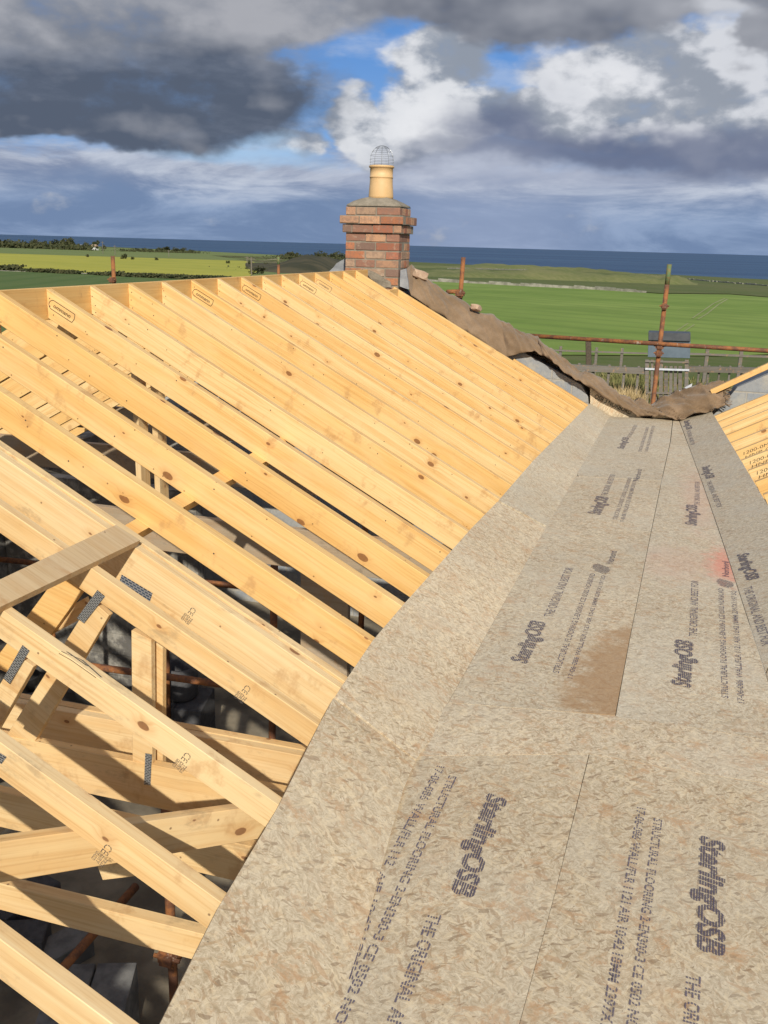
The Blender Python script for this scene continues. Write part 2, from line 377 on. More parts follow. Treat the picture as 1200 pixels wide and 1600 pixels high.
# hessian
m, g, b = newmat('brown_hessian')
co = g.coords('Object')
wv = g.noise(g.vm('MULTIPLY', co, (160, 160, 160)), 1.0, 2, .5)
c = g.mix(g.mr(g.noise(co, 3, 6, .65), .35, .65), (.20, .135, .08), (.285, .20, .13))
c = g.mix(g.math('MULTIPLY', g.mr(wv, .4, .6), .35), c, (.15, .10, .06))
g.put(b.inputs['Base Color'], c); b.inputs['Roughness'].default_value = .95; b.inputs['Specular IOR Level'].default_value = .1
try: b.inputs['Sheen Weight'].default_value = .2
except Exception: pass
bump(g, b, g.math('ADD', wv, g.math('MULTIPLY', g.noise(co, 12, 5, .6), 2.0)), .6, .006); M['hessian'] = m

# bricks: per-face colour attribute
m, g, b = newmat('old_orange_brick')
at = g.n('ShaderNodeAttribute', attribute_name='tone')
co = g.coords('Object')
c = g.mix(g.math('MULTIPLY', g.mr(g.noise(co, 22, 6, .7), .42, .62), .55), at.outputs['Color'], (.20, .13, .10))
c = g.mix(g.math('MULTIPLY', g.mr(g.noise(co, 9, 6, .7), .55, .68), .55), c, (.44, .36, .27))
g.put(b.inputs['Base Color'], c); b.inputs['Roughness'].default_value = .92
bump(g, b, g.noise(co, 60, 6, .7), .8, .008); M['brick'] = m

def leaf_mat(name, a, b_, sc=3):
    m, g, b = newmat(name)
    n = g.noise(g.n('ShaderNodeNewGeometry').outputs['Position'], sc, 4, .6)
    g.put(b.inputs['Base Color'], g.mix(g.mr(n, .35, .65), a, b_)); b.inputs['Roughness'].default_value = .85
    b.inputs['Specular IOR Level'].default_value = .1
    return m
M['leaf'] = leaf_mat('dark_winter_foliage', (.035, .045, .022), (.075, .075, .035), .6)
M['gorse'] = leaf_mat('gorse_and_heath', (.050, .050, .026), (.10, .085, .045), .1)
M['bark'] = simple('bark', (.10, .075, .05), (.06, .045, .03), 20)
M['reed'] = leaf_mat('dry_reeds', (.52, .40, .22), (.34, .25, .12), 4)
M['rough'] = leaf_mat('dry_grass', (.26, .23, .10), (.15, .17, .06), 2)

# land materials, by world position (metres)
def land(name, cols, scs=(.004, .03, .4), amt=(.6, .5, .35), rows=None, bumpy=.0):
    m, g, b = newmat(name)
    wp = g.n('ShaderNodeNewGeometry').outputs['Position']
    p = g.vm('MULTIPLY', wp, (1, 1, 0))
    c = cols[0]
    for i, s in enumerate(scs):
        c = g.mix(g.math('MULTIPLY', g.mr(g.noise(p, s, 6, .6), .38, .64), amt[i]), c, cols[(i+1) % len(cols)])
    if rows:
        (ang, period, colr, am) = rows
        t = g.vm('DOT_PRODUCT', p, (cos(ang), sin(ang), 0))
        s = g.math('SINE', g.math('MULTIPLY', t, 2*pi/period))
        c = g.mix(g.math('MULTIPLY', g.mr(s, .2, 1.0), am), c, colr)
    g.put(b.inputs['Base Color'], c); b.inputs['Roughness'].default_value = .95; b.inputs['Specular IOR Level'].default_value = .1
    return m
M['land'] = land('rough_pasture', [(.10, .13, .035), (.15, .145, .06), (.07, .11, .025), (.17, .15, .08)])
M['green'] = land('young_cereal_green', [(.175, .26, .052), (.245, .32, .08), (.12, .19, .036), (.21, .27, .065)], (.014, .06, .6), (.9, .6, .35), (1.2, 7.0, (.12, .18, .04), .35))
M['green2'] = land('young_cereal_dark', [(.100, .145, .045), (.12, .165, .05), (.085, .13, .04), (.13, .15, .05)], (.012, .08, .6), (.6, .5, .3), (.4, 5.0, (.045, .10, .02), .25))
M['yellow'] = land('yellow_pasture', [(.37, .355, .055), (.28, .30, .055), (.43, .40, .075), (.32, .32, .07)], (.010, .06, .6), (.7, .6, .3))  # yellow is this field's own colour
M['pasture'] = land('far_pasture', [(.15, .20, .06), (.20, .23, .075), (.12, .17, .06), (.24, .23, .11)], (.006, .03, .3))
M['stubble'] = land('far_stubble', [(.26, .23, .13), (.20, .20, .10), (.30, .26, .16), (.22, .20, .12)], (.008, .03, .3))
M['dune'] = land('dune_grass', [(.14, .16, .055), (.20, .195, .085), (.10, .135, .040), (.23, .215, .10)], (.012, .05, .5), (.8, .7, .5))
M['track'] = land('worn_track', [(.30, .32, .15), (.34, .32, .18), (.17, .20, .07), (.28, .26, .16)])
m, g, b = newmat('sea_water')
wp = g.n('ShaderNodeNewGeometry').outputs['Position']
c = g.mix(g.mr(g.noise(g.vm('MULTIPLY', wp, (.0004, .0016, 0)), 1, 5, .6), .4, .62), (.034, .066, .125), (.052, .098, .165))
g.put(b.inputs['Base Color'], c); b.inputs['Roughness'].default_value = .55; b.inputs['Specular IOR Level'].default_value = .25
bump(g, b, g.noise(g.vm('MULTIPLY', wp, (.05, .12, 0)), 1, 6, .7), 1.0, 1.5); M['sea'] = m

# ------------------------------------------------------------------ object helpers
def link(name, me, mats, parent=None, MW=None):
    o = bpy.data.objects.new(name, me); COL.objects.link(o)
    for mt in (mats if isinstance(mats, (list, tuple)) else [mats]): me.materials.append(mt)
    MW = MW if MW is not None else Matrix.Identity(4)
    if parent is not None:
        o.parent = parent; o.matrix_parent_inverse = Matrix.Identity(4)
        o.matrix_basis = parent_world(parent).inverted() @ MW
    else: o.matrix_basis = MW
    o['_w'] = [x for r in MW for x in r]
    return o
def parent_world(o):
    w = o.get('_w')
    if w is None: return o.matrix_basis.copy()
    w = list(w); return Matrix((w[0:4], w[4:8], w[8:12], w[12:16]))
def tag(o, label=None, cat=None, group=None, kind=None):
    if label: o['label'] = label
    if cat: o['category'] = cat
    if group: o['group'] = group
    if kind: o['kind'] = kind
    return o
def empty(name, loc, label, cat, group=None):
    o = bpy.data.objects.new(name, None); COL.objects.link(o); o.empty_display_size = .2
    MW = Matrix.Translation(Vector(loc)); o.matrix_basis = MW; o['_w'] = [x for r in MW for x in r]
    return tag(o, label, cat, group)
def mesh_bm(name, bm):
    bmesh.ops.recalc_face_normals(bm, faces=bm.faces)
    me = bpy.data.meshes.new(name); bm.to_mesh(me); bm.free(); return me
def shade(me, s=True):
    me.polygons.foreach_set('use_smooth', [s]*len(me.polygons)); return me
def frame(o, x, z):
    x = Vector(x).normalized(); z = Vector(z); y = z.cross(x).normalized(); z = x.cross(y).normalized()
    m = Matrix((x, y, z)).transposed().to_4x4(); m.translation = Vector(o); return m
def prism_me(name, poly, y0, y1, bev=.0018):
    bm = bmesh.new()
    a = [bm.verts.new((p[0], y0, p[1])) for p in poly]; b = [bm.verts.new((p[0], y1, p[1])) for p in poly]
    n = len(poly)
    bm.faces.new(a); bm.faces.new(b[::-1])
    for i in range(n): bm.faces.new((a[i], a[(i+1) % n], b[(i+1) % n], b[i]))
    if bev: bmesh.ops.bevel(bm, geom=bm.edges[:], offset=bev, segments=1, affect='EDGES')
    return mesh_bm(name, bm)
def beam(name, p0, p1, depth, thick, mat, parent=None, up=(0, 0, 1), bev=.002, ext=0):
    """timber whose top centre line runs p0->p1 (world), depth below it, thick wide"""
    p0 = Vector(p0); p1 = Vector(p1); L = (p1-p0).length
    M_ = frame(p0, p1-p0, up)
    me = prism_me(name, [(-ext, 0), (L+ext, 0), (L+ext, -depth), (-ext, -depth)], -thick/2, thick/2, bev)
    return link(name, me, mat, parent, M_)
def box(bm, x0, x1, y0, y1, z0, z1):
    v = [bm.verts.new(p) for p in ((x0,y0,z0),(x1,y0,z0),(x1,y1,z0),(x0,y1,z0),(x0,y0,z1),(x1,y0,z1),(x1,y1,z1),(x0,y1,z1))]
    return [bm.faces.new([v[i] for i in f]) for f in ((0,3,2,1),(4,5,6,7),(0,1,5,4),(1,2,6,5),(2,3,7,6),(3,0,4,7))]
def tube_bm(bm, pts, r, seg=12, cap=True, r2=None):
    rings = []
    n = len(pts)
    for i, p in enumerate(pts):
        p = Vector(p)
        t = (Vector(pts[min(i+1, n-1)])-Vector(pts[max(i-1, 0)])).normalized()
        a = t.orthogonal().normalized(); b = t.cross(a)
        rr = r if r2 is None else r+(r2-r)*i/(n-1)
        rings.append([bm.verts.new(p+(a*cos(2*pi*k/seg)+b*sin(2*pi*k/seg))*rr) for k in range(seg)])
    for i in range(n-1):
        A, B = rings[i], rings[i+1]
        # align rings
        best = min(range(seg), key=lambda s: (B[s].co-A[0].co).length)
        B = B[best:]+B[:best]
        if seg > 2 and (B[1].co-A[1].co).length > (B[-1].co-A[1].co).length: B = [B[0]]+B[1:][::-1]
        rings[i+1] = B
        for k in range(seg): bm.faces.new((A[k], A[(k+1) % seg], B[(k+1) % seg], B[k]))
    if cap: bm.faces.new(rings[0][::-1]); bm.faces.new(rings[-1])
def tube(name, pts, r, mat, parent=None, seg=14, org=None):
    o0 = Vector(org if org is not None else pts[0])
    bm = bmesh.new(); tube_bm(bm, [Vector(p)-o0 for p in pts], r, seg)
    me = mesh_bm(name, bm); shade(me)
    return link(name, me, mat, parent, Matrix.Translation(o0))
def lathe(name, prof, mat, loc, parent=None, seg=40):
    bm = bmesh.new(); rings = []
    for r, z in prof: rings.append([bm.verts.new((r*cos(2*pi*k/seg), r*sin(2*pi*k/seg), z)) for k in range(seg)])
    for A, B in zip(rings, rings[1:]):
        for k in range(seg): bm.faces.new((A[k], A[(k+1) % seg], B[(k+1) % seg], B[k]))
    bm.faces.new(rings[0][::-1]); bm.faces.new(rings[-1])
    me = mesh_bm(name, bm); shade(me)
    return link(name, me, mat, parent, Matrix.Translation(Vector(loc)))
def slab(name, pts, thick, mat, nrm, parent=None, org=None, bev=0):
    """flat board whose top outline is pts (world); thickness goes down along -nrm"""
    pts = [Vector(p) for p in pts]; nrm = Vector(nrm).normalized()
    o0 = Vector(org) if org is not None else sum(pts, Vector())/len(pts)
    X = Vector((1, 0, 0)) - nrm*nrm.x
    M_ = frame(o0, X, nrm); Mi = M_.inverted()
    q = [Mi @ p for p in pts]
    bm = bmesh.new()
    a = [bm.verts.new(p) for p in q]; b = [bm.verts.new((p.x, p.y, p.z-thick)) for p in q]
    n = len(q); bm.faces.new(a); bm.faces.new(b[::-1])
    for i in range(n): bm.faces.new((a[i], a[(i+1) % n], b[(i+1) % n], b[i]))
    if bev: bmesh.ops.bevel(bm, geom=[e for e in bm.edges if abs(e.verts[0].co.z-e.verts[1].co.z) < thick*.5], offset=bev, segments=1, affect='EDGES')
    bmesh.ops.triangulate(bm, faces=[f for f in bm.faces if len(f.verts) > 4])
    return link(name, mesh_bm(name, bm), mat, parent, M_)

# text as thin mesh: baseline from p0 to p1, capital letters pointing to `upd`
_tc = {}
def text_mesh(body, bold=0.0, shear=0.0, space=1.0):
    k = (body, bold, shear, space)
    if k in _tc: return _tc[k]
    cu = bpy.data.curves.new('print', 'FONT'); cu.body = body; cu.size = 1; cu.offset = bold; cu.shear = shear; cu.space_line = .8
    cu.space_character = space; cu.resolution_u = 3
    to = bpy.data.objects.new('print', cu); COL.objects.link(to)
    dg = bpy.context.evaluated_depsgraph_get(); dg.update()
    me = bpy.data.meshes.new_from_object(to.evaluated_get(dg), depsgraph=dg)
    bpy.data.objects.remove(to); bpy.data.curves.remove(cu)
    co = np.empty(len(me.vertices)*3); me.vertices.foreach_get('co', co); co = co.reshape(-1, 3)
    _tc[k] = (me, co, co[:, 0].min(), co[:, 0].max(), co[:, 1].min(), co[:, 1].max()); return _tc[k]
def print_on(board, body, p0, p1, height, upd, nrm, mat, bold=0.0, shear=0.0, lift=.0018, name='print'):
    me0, co, xa, xb, ya, yb = text_mesh(body, bold, shear)
    p0 = Vector(p0); p1 = Vector(p1); nrm = Vector(nrm).normalized()
    L = (p1-p0).length
    c = co.copy(); c[:, 0] = (c[:, 0]-xa)*L/(xb-xa); c[:, 1] = c[:, 1]*height/.70; c[:, 2] = 0
    me = me0.copy(); me.vertices.foreach_set('co', c.ravel()); me.update()
    X = (p1-p0).normalized(); Z = nrm.copy()
    if Z.cross(X).dot(Vector(upd)) < 0: Z = -Z
    M_ = frame(p0+nrm*lift, X, Z)
    o = link(name, me, mat, board, M_)
    return o

def print_words(board, body, p0, p1, *a, **k):
    ws = body.split(); W_ = [text_mesh(w, k.get('bold', 0.0), k.get('shear', 0.0)) for w in ws]
    wd = [q[3]-q[2] for q in W_]; tot = sum(wd)+.32*(len(ws)-1); x = 0.0; p0 = Vector(p0); p1 = Vector(p1)
    for w, l in zip(ws, wd):
        print_on(board, w, p0.lerp(p1, x/tot), p0.lerp(p1, (x+l)/tot), *a, **k); x += l+.32
ORD = ['first', 'second', 'third', 'fourth', 'fifth', 'sixth', 'seventh', 'eighth', 'ninth', 'tenth', 'eleventh', 'twelfth', 'thirteenth', 'fourteenth', 'fifteenth', 'sixteenth', 'seventeenth', 'eighteenth', 'nineteenth', 'twentieth', 'twenty-first', 'twenty-second', 'twenty-third', 'twenty-fourth', 'twenty-fifth', 'twenty-sixth', 'twenty-seventh', 'twenty-eighth']

#==== STRUCTURE ====
# ------------------------------------------------------------------ land and sea
def zt(x, y):
    xe = max(x, -.85*max(y, 0)); xe = min(xe, .35*max(y, 0)+40)
    return -5.0 - .01292*xe - .01707*max(y, -50)
def gp(x, y, up=0.0):
    d = ray(x, y); k = 5.0
    lo, hi = 1.0, 6000.0
    for _ in range(60):
        mid = (lo+hi)/2; p = d*mid
        if p.z > zt(p.x, p.y)+up: lo = mid
        else: hi = mid
    return d*lo
bm = bmesh.new()
angs = [radians(a) for a in range(-80, 62, 2)]
rads = [0, 4, 9, 16, 26, 40, 60, 90, 130, 190, 270, 380, 520, 700, 900, 1050]
# coast: distance along each bearing where the land plane reaches the sea
def coast(a):
    lo, hi = 100, 9000
    for _ in range(50):
        mid = (lo+hi)/2
        if zt(mid*sin(a), mid*cos(a)) > -24.2: lo = mid
        else: hi = mid
    return min(lo, 2600)*(1+.03*sin(a*23)+.02*sin(a*61+1))
vv = []
for a in angs:
    c = coast(a); row = []
    for r in rads:
        rr = r/1050*c if r > 500 else min(r, c*r/1050 if c < 1050 else r)
        x, y = rr*sin(a), rr*cos(a)
        row.append(bm.verts.new(O((x, y, zt(x, y)))))
    row.append(bm.verts.new(O(((c+30)*sin(a), (c+30)*cos(a), -27))))
    vv.append(row)
for i in range(len(angs)-1):
    for j in range(len(rads)):
        q = [vv[i][j], vv[i+1][j], vv[i+1][j+1], vv[i][j+1]]
        try: bm.faces.new(q)
        except Exception: pass
bmesh.ops.remove_doubles(bm, verts=bm.verts, dist=.001)
# land behind the camera
b0 = [bm.verts.new(O(p)) for p in ((-600, -300, -5.0), (600, -300, -5.0), (600, 0, -5.0-.5), (-600, 0, -5.0))]
me = mesh_bm('ground', bm)
for p in me.polygons: pass
tag(link('ground', me, M['land']), kind='structure')
bm = bmesh.new()
n = 60
ring = [bm.verts.new(O((60000*sin(2*pi*k/n), 60000*cos(2*pi*k/n), -25.0))) for k in range(n)]
bm.faces.new(ring[::-1])
tag(link('sea', mesh_bm('sea', bm), M['sea']), kind='structure')

def sheet(name, px, mat, up, sub=10):
    """a field: polygon in photo pixels dropped on the land"""
    P = []
    n = len(px)
    for i in range(n):
        a, b = px[i], px[(i+1) % n]
        for k in range(sub):
            t = k/sub; P.append((a[0]+(b[0]-a[0])*t, a[1]+(b[1]-a[1])*t))
    bm = bmesh.new()
    vs = [bm.verts.new(O(gp(x, y, up))) for x, y in P]
    f = bm.faces.new(vs); bmesh.ops.triangulate(bm, faces=[f])
    return tag(link(name, mesh_bm(name, bm), mat), kind='structure')
sheet('far_field', [(-60,381),(120,385),(440,397),(445,402),(400,408),(-60,394)], M['pasture'], .12)
sheet('stubble_field', [(330,399),(445,401),(520,410),(440,412),(395,409)], M['stubble'], .12)
sheet('yellow_field', [(-60,390),(200,394),(392,404),(412,419),(385,434),(250,430),(-60,420)], M['yellow'], .10)
sheet('left_green_field', [(-60,421),(250,431),(385,435),(600,446),(600,520),(-60,520)], M['green2'], .08)
sheet('mid_pasture', [(395,408),(460,404),(560,408),(600,445),(385,434),(412,421)], M['pasture'], .12)
sheet('green_field', [(600,436),(700,441),(830,447),(930,452),(1030,459),(1140,460),(1240,468),(1240,552),(1130,556),(600,552)], M['green'], .05)
sheet('dune_field', [(630,424),(930,432),(1030,446),(1240,455),(1240,467),(1140,459),(1030,458),(930,451),(700,440),(630,437)], M['land'], .12)
# dunes: a low rolling bank beyond the green field
def bank(name, px, hgt, dep, mat, seed, cols=70, fq=1.0):
    bm = bmesh.new(); rows = []
    pts = [O(gp(x, y)) for x, y in px]
    for k in range(cols+1):
        t = k/cols*(len(pts)-1); i = min(int(t), len(pts)-2); f = t-i
        p = pts[i].lerp(pts[i+1], f); row = []
        dirv = Vector((p.x, p.y, 0)).normalized()
        env = min(1, 2.5*k/cols, 6*(1-k/cols))
        for j in range(13):
            s = j/12
            nz = .55+.6*mnoise.noise(Vector((k*.13+seed, s*2.2*fq, seed)))+.2*fq*mnoise.noise(Vector((k*.45, s*5*fq, seed*2)))
            z = hgt*env*max(.05, nz)*sin(pi*min(1, s*1.05))**.6 if 0 < s < 1 else -.3
            q = p+dirv*dep*s
            row.append(bm.verts.new((q.x, q.y, CAMZ+zt(q.x, q.y)+z)))
        rows.append(row)
    for a, b in zip(rows, rows[1:]):
        for j in range(12): bm.faces.new((a[j], a[j+1], b[j+1], b[j]))
    me = mesh_bm(name, bm); shade(me)
    return tag(link(name, me, mat), kind='structure')
bank('dunes', [(600,432),(760,435),(1000,443),(1090,446)], 5.0, 90, M['dune'], 3.1)
bank('dune_ridge', [(600,418),(760,420),(900,424),(1000,430)], 5.0, 200, M['dune'], 8.7)
bank('heath_hill', [(380,424),(440,428),(500,430),(560,424),(620,418)], 5.0, 200, M['gorse'], 5.3, 30, .6)

# ------------------------------------------------------------------ scattered vegetation
def clump_me(name, R, H, n, leaf, seed, mat=None, flat=1.0):
    rs = np.random.RandomState(seed); bm = bmesh.new()
    lobes = [(rs.uniform(-.55, .55)*R, rs.uniform(-.55, .55)*R, rs.uniform(.35, .8)*H, rs.uniform(.3, .55)*R) for _ in range(9)]
    for k in range(n):
        lx, ly, lz, lr = lobes[rs.randint(len(lobes))]
        d = rs.normal(size=3); d /= np.linalg.norm(d)
        r = lr*rs.uniform(.5, 1.05)
        c = Vector((lx+d[0]*r, ly+d[1]*r, max(.12*H, lz+d[2]*r*.8*flat)))
        a = Vector(rs.normal(size=3)).normalized(); b_ = a.orthogonal().normalized()
        s = leaf*rs.uniform(.5, 1.3)
        bm.faces.new([bm.verts.new(c+a*s), bm.verts.new(c+b_*s*.7), bm.verts.new(c-a*s*.8), bm.verts.new(c-b_*s*.6)])
    return mesh_bm(name, bm)
crown_me = [clump_me('crown', 1.0, 1.6, 520, .13, s) for s in (1, 2, 3)]
shrub_me = [clump_me('foliage', 1.0, .9, 420, .11, s) for s in (11, 12)]
bmt = bmesh.new(); tube_bm(bmt, [(0, 0, -.1), (.03, 0, .5), (0, .03, 1.0)], .09, 7, r2=.04)
for q in ((.35, .1, 1.2), (-.3, .15, 1.15), (.05, -.32, 1.25)): tube_bm(bmt, [(0, 0, .5), (q[0]*.5, q[1]*.5, .85), q], .045, 6, r2=.015)
trunk_me = mesh_bm('trunk', bmt)
for me_ in crown_me+shrub_me: me_.materials.append(M['leaf'])
trunk_me.materials.append(M['bark'])
def place_tree(px, py, hpx, label, group, kind='tree', wide=1.0, i=0):
    p = gp(px, py); dist = p.length; H = hpx/F*dist*1.02
    s = H/1.75
    t = empty('tree' if kind == 'tree' else 'shrub', O((p.x, p.y, zt(p.x, p.y)-.05*H)), label, kind, group)
    t.rotation_euler = (0, 0, random.uniform(0, 6.28)); t.scale = (s*wide, s*wide, s if kind == 'tree' else s*1.55)
    for nm, me_ in ((('crown', crown_me[i % 3]), ('trunk', trunk_me)) if kind == 'tree' else (('foliage', shrub_me[i % 2]),)):
        c = bpy.data.objects.new(nm, me_); COL.objects.link(c); c.parent = t
    return t
for i, (px, py, h) in enumerate([(56,387,16),(68,388,13),(84,389,15),(104,388,20),(111,389,14),(20,387,13),(36,387,12),(6,386,10),(90,388,12)]):
    place_tree(px, py, h, 'dark tree in the wood on the skyline at the far left', 'trees of the wood at the far left', 'tree', 1.1, i)
for i, (px, py, h) in enumerate([(137,391,15),(150,391,17),(163,391,9)]):
    place_tree(px, py, h, 'small dark tree by the white farm buildings on the far shore', 'trees by the far farm', 'tree', .8, i)
for i, (px, py, h) in enumerate([(252,394,9),(262,394,10),(275,394,8),(287,394,9),(215,393,6),(225,393,6),(236,394,6),(298,395,6)]):
    place_tree(px, py, h, 'dark tree in the low clump between the fields and the sea', 'trees of the low clump before the sea', 'tree', 1.5, i)
for i, (px, py, h) in enumerate([(452,404,14),(461,405,12),(496,406,15),(508,407,16),(520,407,15),(532,408,16),(488,406,11),(545,409,14)]):
    place_tree(px, py, h, 'dark tree beyond the heath hill, left of the chimney', 'trees beyond the heath hill', 'tree', 1.15, i)
for i, (px, py, h, lb) in enumerate([(137,402,6,'tiny bush in the field below the white farm buildings'), (194,405,10,'round dark bush standing alone in the yellow field'), (207,406,6,'small bush just right of the round one in the yellow field'),
        (245,407,6,'lone dot-like bush in the middle of the far fields'), (356,412,6,'lone bush at the right end of the yellow field'), (391,414,8,'bush above the scaffold post left of the heath hill'),
        (416,416,7,'small bush nearest the green topped scaffold post'), (428,417,6,'tiny bush behind the green topped scaffold post')]):
    place_tree(px, py, h, lb, None, 'shrub', 1.0, i)
place_tree(402, 429, 14, 'wide dark bush on the field edge below the heath hill', None, 'shrub', 1.5, 1)
def woodband(a, b_, y0, y1, h, n, seed, label):
    pa, pb = gp(a, y0), gp(b_, y1); bm = bmesh.new(); rs = np.random.RandomState(seed); H = h/F*pa.length
    for k in range(n):
        t = rs.uniform(0, 1); c = pa.lerp(pb, t); hh = H*(.35+.9*abs(mnoise.noise(Vector((t*14, seed, 0)))))
        c = Vector((c.x-pa.x+rs.normal()*6, c.y-pa.y+rs.normal()*6, c.z-pa.z+rs.uniform(-.1, 1)*hh))
        aa = Vector(rs.normal(size=3)).normalized(); bb_ = aa.orthogonal().normalized(); s = H*.14*rs.uniform(.5, 1.3)
        bm.faces.new([bm.verts.new(c+aa*s), bm.verts.new(c+bb_*s), bm.verts.new(c-aa*s), bm.verts.new(c-bb_*s)])
    o = link('far_wood', mesh_bm('far_wood', bm), M['leaf'], None, Matrix.Translation(O((pa.x, pa.y, zt(pa.x, pa.y)))))
    tag(o, label, 'wood', None, 'stuff')
woodband(-30, 130, 386, 391, 15, 2600, 1, 'dark far wood along the skyline at the far left')
woodband(190, 310, 393, 396, 7, 1400, 2, 'low dark far wood before the sea, left of the middle')
woodband(440, 545, 405, 409, 11, 1800, 3, 'dark far wood beyond the heath hill')
woodband(436, 560, 424, 420, 11, 2200, 6, 'dark gorse scrub covering the heath hill')
woodband(735, 880, 410, 416, 6, 1400, 4, 'low dark far wood before the sea, right of the chimney')
# hedge stretches between the yellow and green fields
for i, (a, b_, y0, h) in enumerate([(0,27,423,6),(38,52,425,4),(56,84,426,5),(96,120,428,5),(147,158,430,4),(162,188,431,5),(197,292,433,5),(296,352,436,5)]):
    pa, pb = gp(a, y0), gp(b_, y0+(b_-a)*.04); L = (pb-pa).length; bm = bmesh.new(); rs = np.random.RandomState(50+i)
    H = 1.7*h/F*pa.length
    for k in range(int(1500*max(.3, (b_-a)/60))):
        t = rs.uniform(0, 1); c = pa.lerp(pb, t); hh = H*(.55+.6*abs(mnoise.noise(Vector((t*L*.12, i, 0)))))
        c = Vector((c.x-pa.x+rs.normal()*.7, c.y-pa.y+rs.normal()*.7, rs.uniform(-.1, 1)*hh))
        aa = Vector(rs.normal(size=3)).normalized(); bb_ = aa.orthogonal().normalized(); s = H*.22*rs.uniform(.5, 1.2)
        bm.faces.new([bm.verts.new(c+aa*s), bm.verts.new(c+bb_*s), bm.verts.new(c-aa*s), bm.verts.new(c-bb_*s)])
    o = link('hedge', mesh_bm('hedge', bm), M['leaf'], None, Matrix.Translation(O((pa.x, pa.y, zt(pa.x, pa.y)))))
    tag(o, ORD[i]+' stretch, from the left, of the broken low hedge between the yellow and green fields', 'hedge', 'broken hedge between the fields')
# dry stone field wall beyond the green field
def low_wall(name, px, h, label, w=.6):
    bm = bmesh.new(); rs = random.Random(4)
    pts = [O(gp(x, y)) for x, y in px]; o0 = pts[0]
    for a, b_ in zip(pts, pts[1:]):
        L = (b_-a).length; n = max(2, int(L/2.2)); d = (b_-a)/n; nn = Vector((-d.y, d.x, 0)).normalized()*w/2
        for k in range(n):
            p = a+d*k-o0; q = a+d*(k+1.02)-o0; hh = h*rs.uniform(.55, 1.15)
            if rs.random() < .06: continue
            v = [bm.verts.new(r) for r in (p-nn-Vector((0,0,.3)), q-nn-Vector((0,0,.3)), q+nn-Vector((0,0,.3)), p+nn-Vector((0,0,.3)), p-nn+Vector((0,0,hh)), q-nn+Vector((0,0,hh*.9)), q+nn+Vector((0,0,hh*.9)), p+nn+Vector((0,0,hh)))]
            for f in ((0,3,2,1),(4,5,6,7),(0,1,5,4),(1,2,6,5),(2,3,7,6),(3,0,4,7)): bm.faces.new([v[i] for i in f])
    return tag(link(name, mesh_bm(name, bm), M['fieldstone'], None, Matrix.Translation(o0)), label, 'wall')
M['fieldstone'] = simple('pale_field_stone', (.30, .285, .24), (.17, .165, .13), .8, .9)
low_wall('stone_wall', [(640,438),(700,441),(830,448),(930,453),(1025,459)], .75, 'pale dry stone wall along the far side of the big green field')
low_wall('stone_wall', [(0,424),(120,428),(250,432),(380,436)], .22, 'low pale stone wall under the broken hedge, between the yellow and green fields')
low_wall('stone_wall', [(700,420),(930,424),(1010,430),(1110,440),(1200,447)], .7, 'faint far stone wall across the rough land behind the dunes')
# farm buildings on the shore
def farm(px, py, wpx, hpx, mat, label, roofm):
    p = gp(px, py); L = wpx/F*p.length; H = hpx/F*p.length; o0 = O((p.x, p.y, zt(p.x, p.y)))
    t = empty('house', o0, label, 'house')
    bm = bmesh.new(); box(bm, -L/2, L/2, -3, 3, -.5, H*.6); link('wall', mesh_bm('wall', bm), mat, t, Matrix.Translation(o0))
    bm = bmesh.new(); v = [bm.verts.new(q) for q in ((-L/2-.3,-3.3,H*.6+.01),(L/2+.3,-3.3,H*.6+.01),(L/2+.3,3.3,H*.6+.01),(-L/2-.3,3.3,H*.6+.01),(-L/2-.3,0,H),(L/2+.3,0,H))]
    for f in ((0,1,5,4),(2,3,4,5),(0,4,3),(1,2,5),(0,3,2,1)): bm.faces.new([v[i] for i in f])
    link('roof', mesh_bm('roof', bm), roofm, t, Matrix.Translation(o0))
M['white'] = simple('white_render', (.70, .70, .68), (.62, .62, .60), 1, .7)
farm(128, 389, 14, 6, M['white'], 'long white farm building among the trees on the far left shore', M['slate'])
farm(148, 391, 6, 8, M['white'], 'small white house just right of the long farm building', M['stone'])
farm(728, 408, 7, 6, M['white'], 'small white house on the skyline right of the chimney', M['slate'])
farm(712, 409, 12, 4, M['stone'], 'low grey farm shed left of the white skyline house', M['slate'])
farm(797, 411, 9, 5, M['white'], 'low white bungalow among trees before the sea', M['slate'])
for i, (px, py, h) in enumerate([(742,410,6),(755,410,5),(772,411,5),(812,412,8),(824,413,8),(836,413,7),(850,414,8),(862,415,7),(875,415,5),(890,416,5),(785,411,5),(920,419,4)]):
    place_tree(px, py, h, 'dark tree in the low skyline belt right of the chimney, before the sea', 'trees of the skyline belt before the sea', 'tree', 1.4, i)
# far telegraph poles
for i, (px, py, h) in enumerate([(161,397,18),(180,399,14),(264,402,10),(386,412,10),(393,430,26)]):
    p = gp(px, py); H = h/F*p.length
    o0 = O((p.x, p.y, zt(p.x, p.y)))
    bm = bmesh.new(); tube_bm(bm, [(0, 0, -.2), (0, 0, H)], .16, 8); box(bm, -.9, .9, -.08, .08, H*.88, H*.88+.16)
    tag(link('telegraph_pole', mesh_bm('telegraph_pole', bm), M['grey_wood'], None, Matrix.Translation(o0)),
        ['tall thin telegraph pole by the white farm, leftmost', 'telegraph pole just right of the white farm', 'telegraph pole above the middle of the yellow field', 'short far telegraph pole at the right of the yellow field', 'near telegraph pole by the wide dark bush at the heath hill'][i], 'pole', 'far telegraph poles')
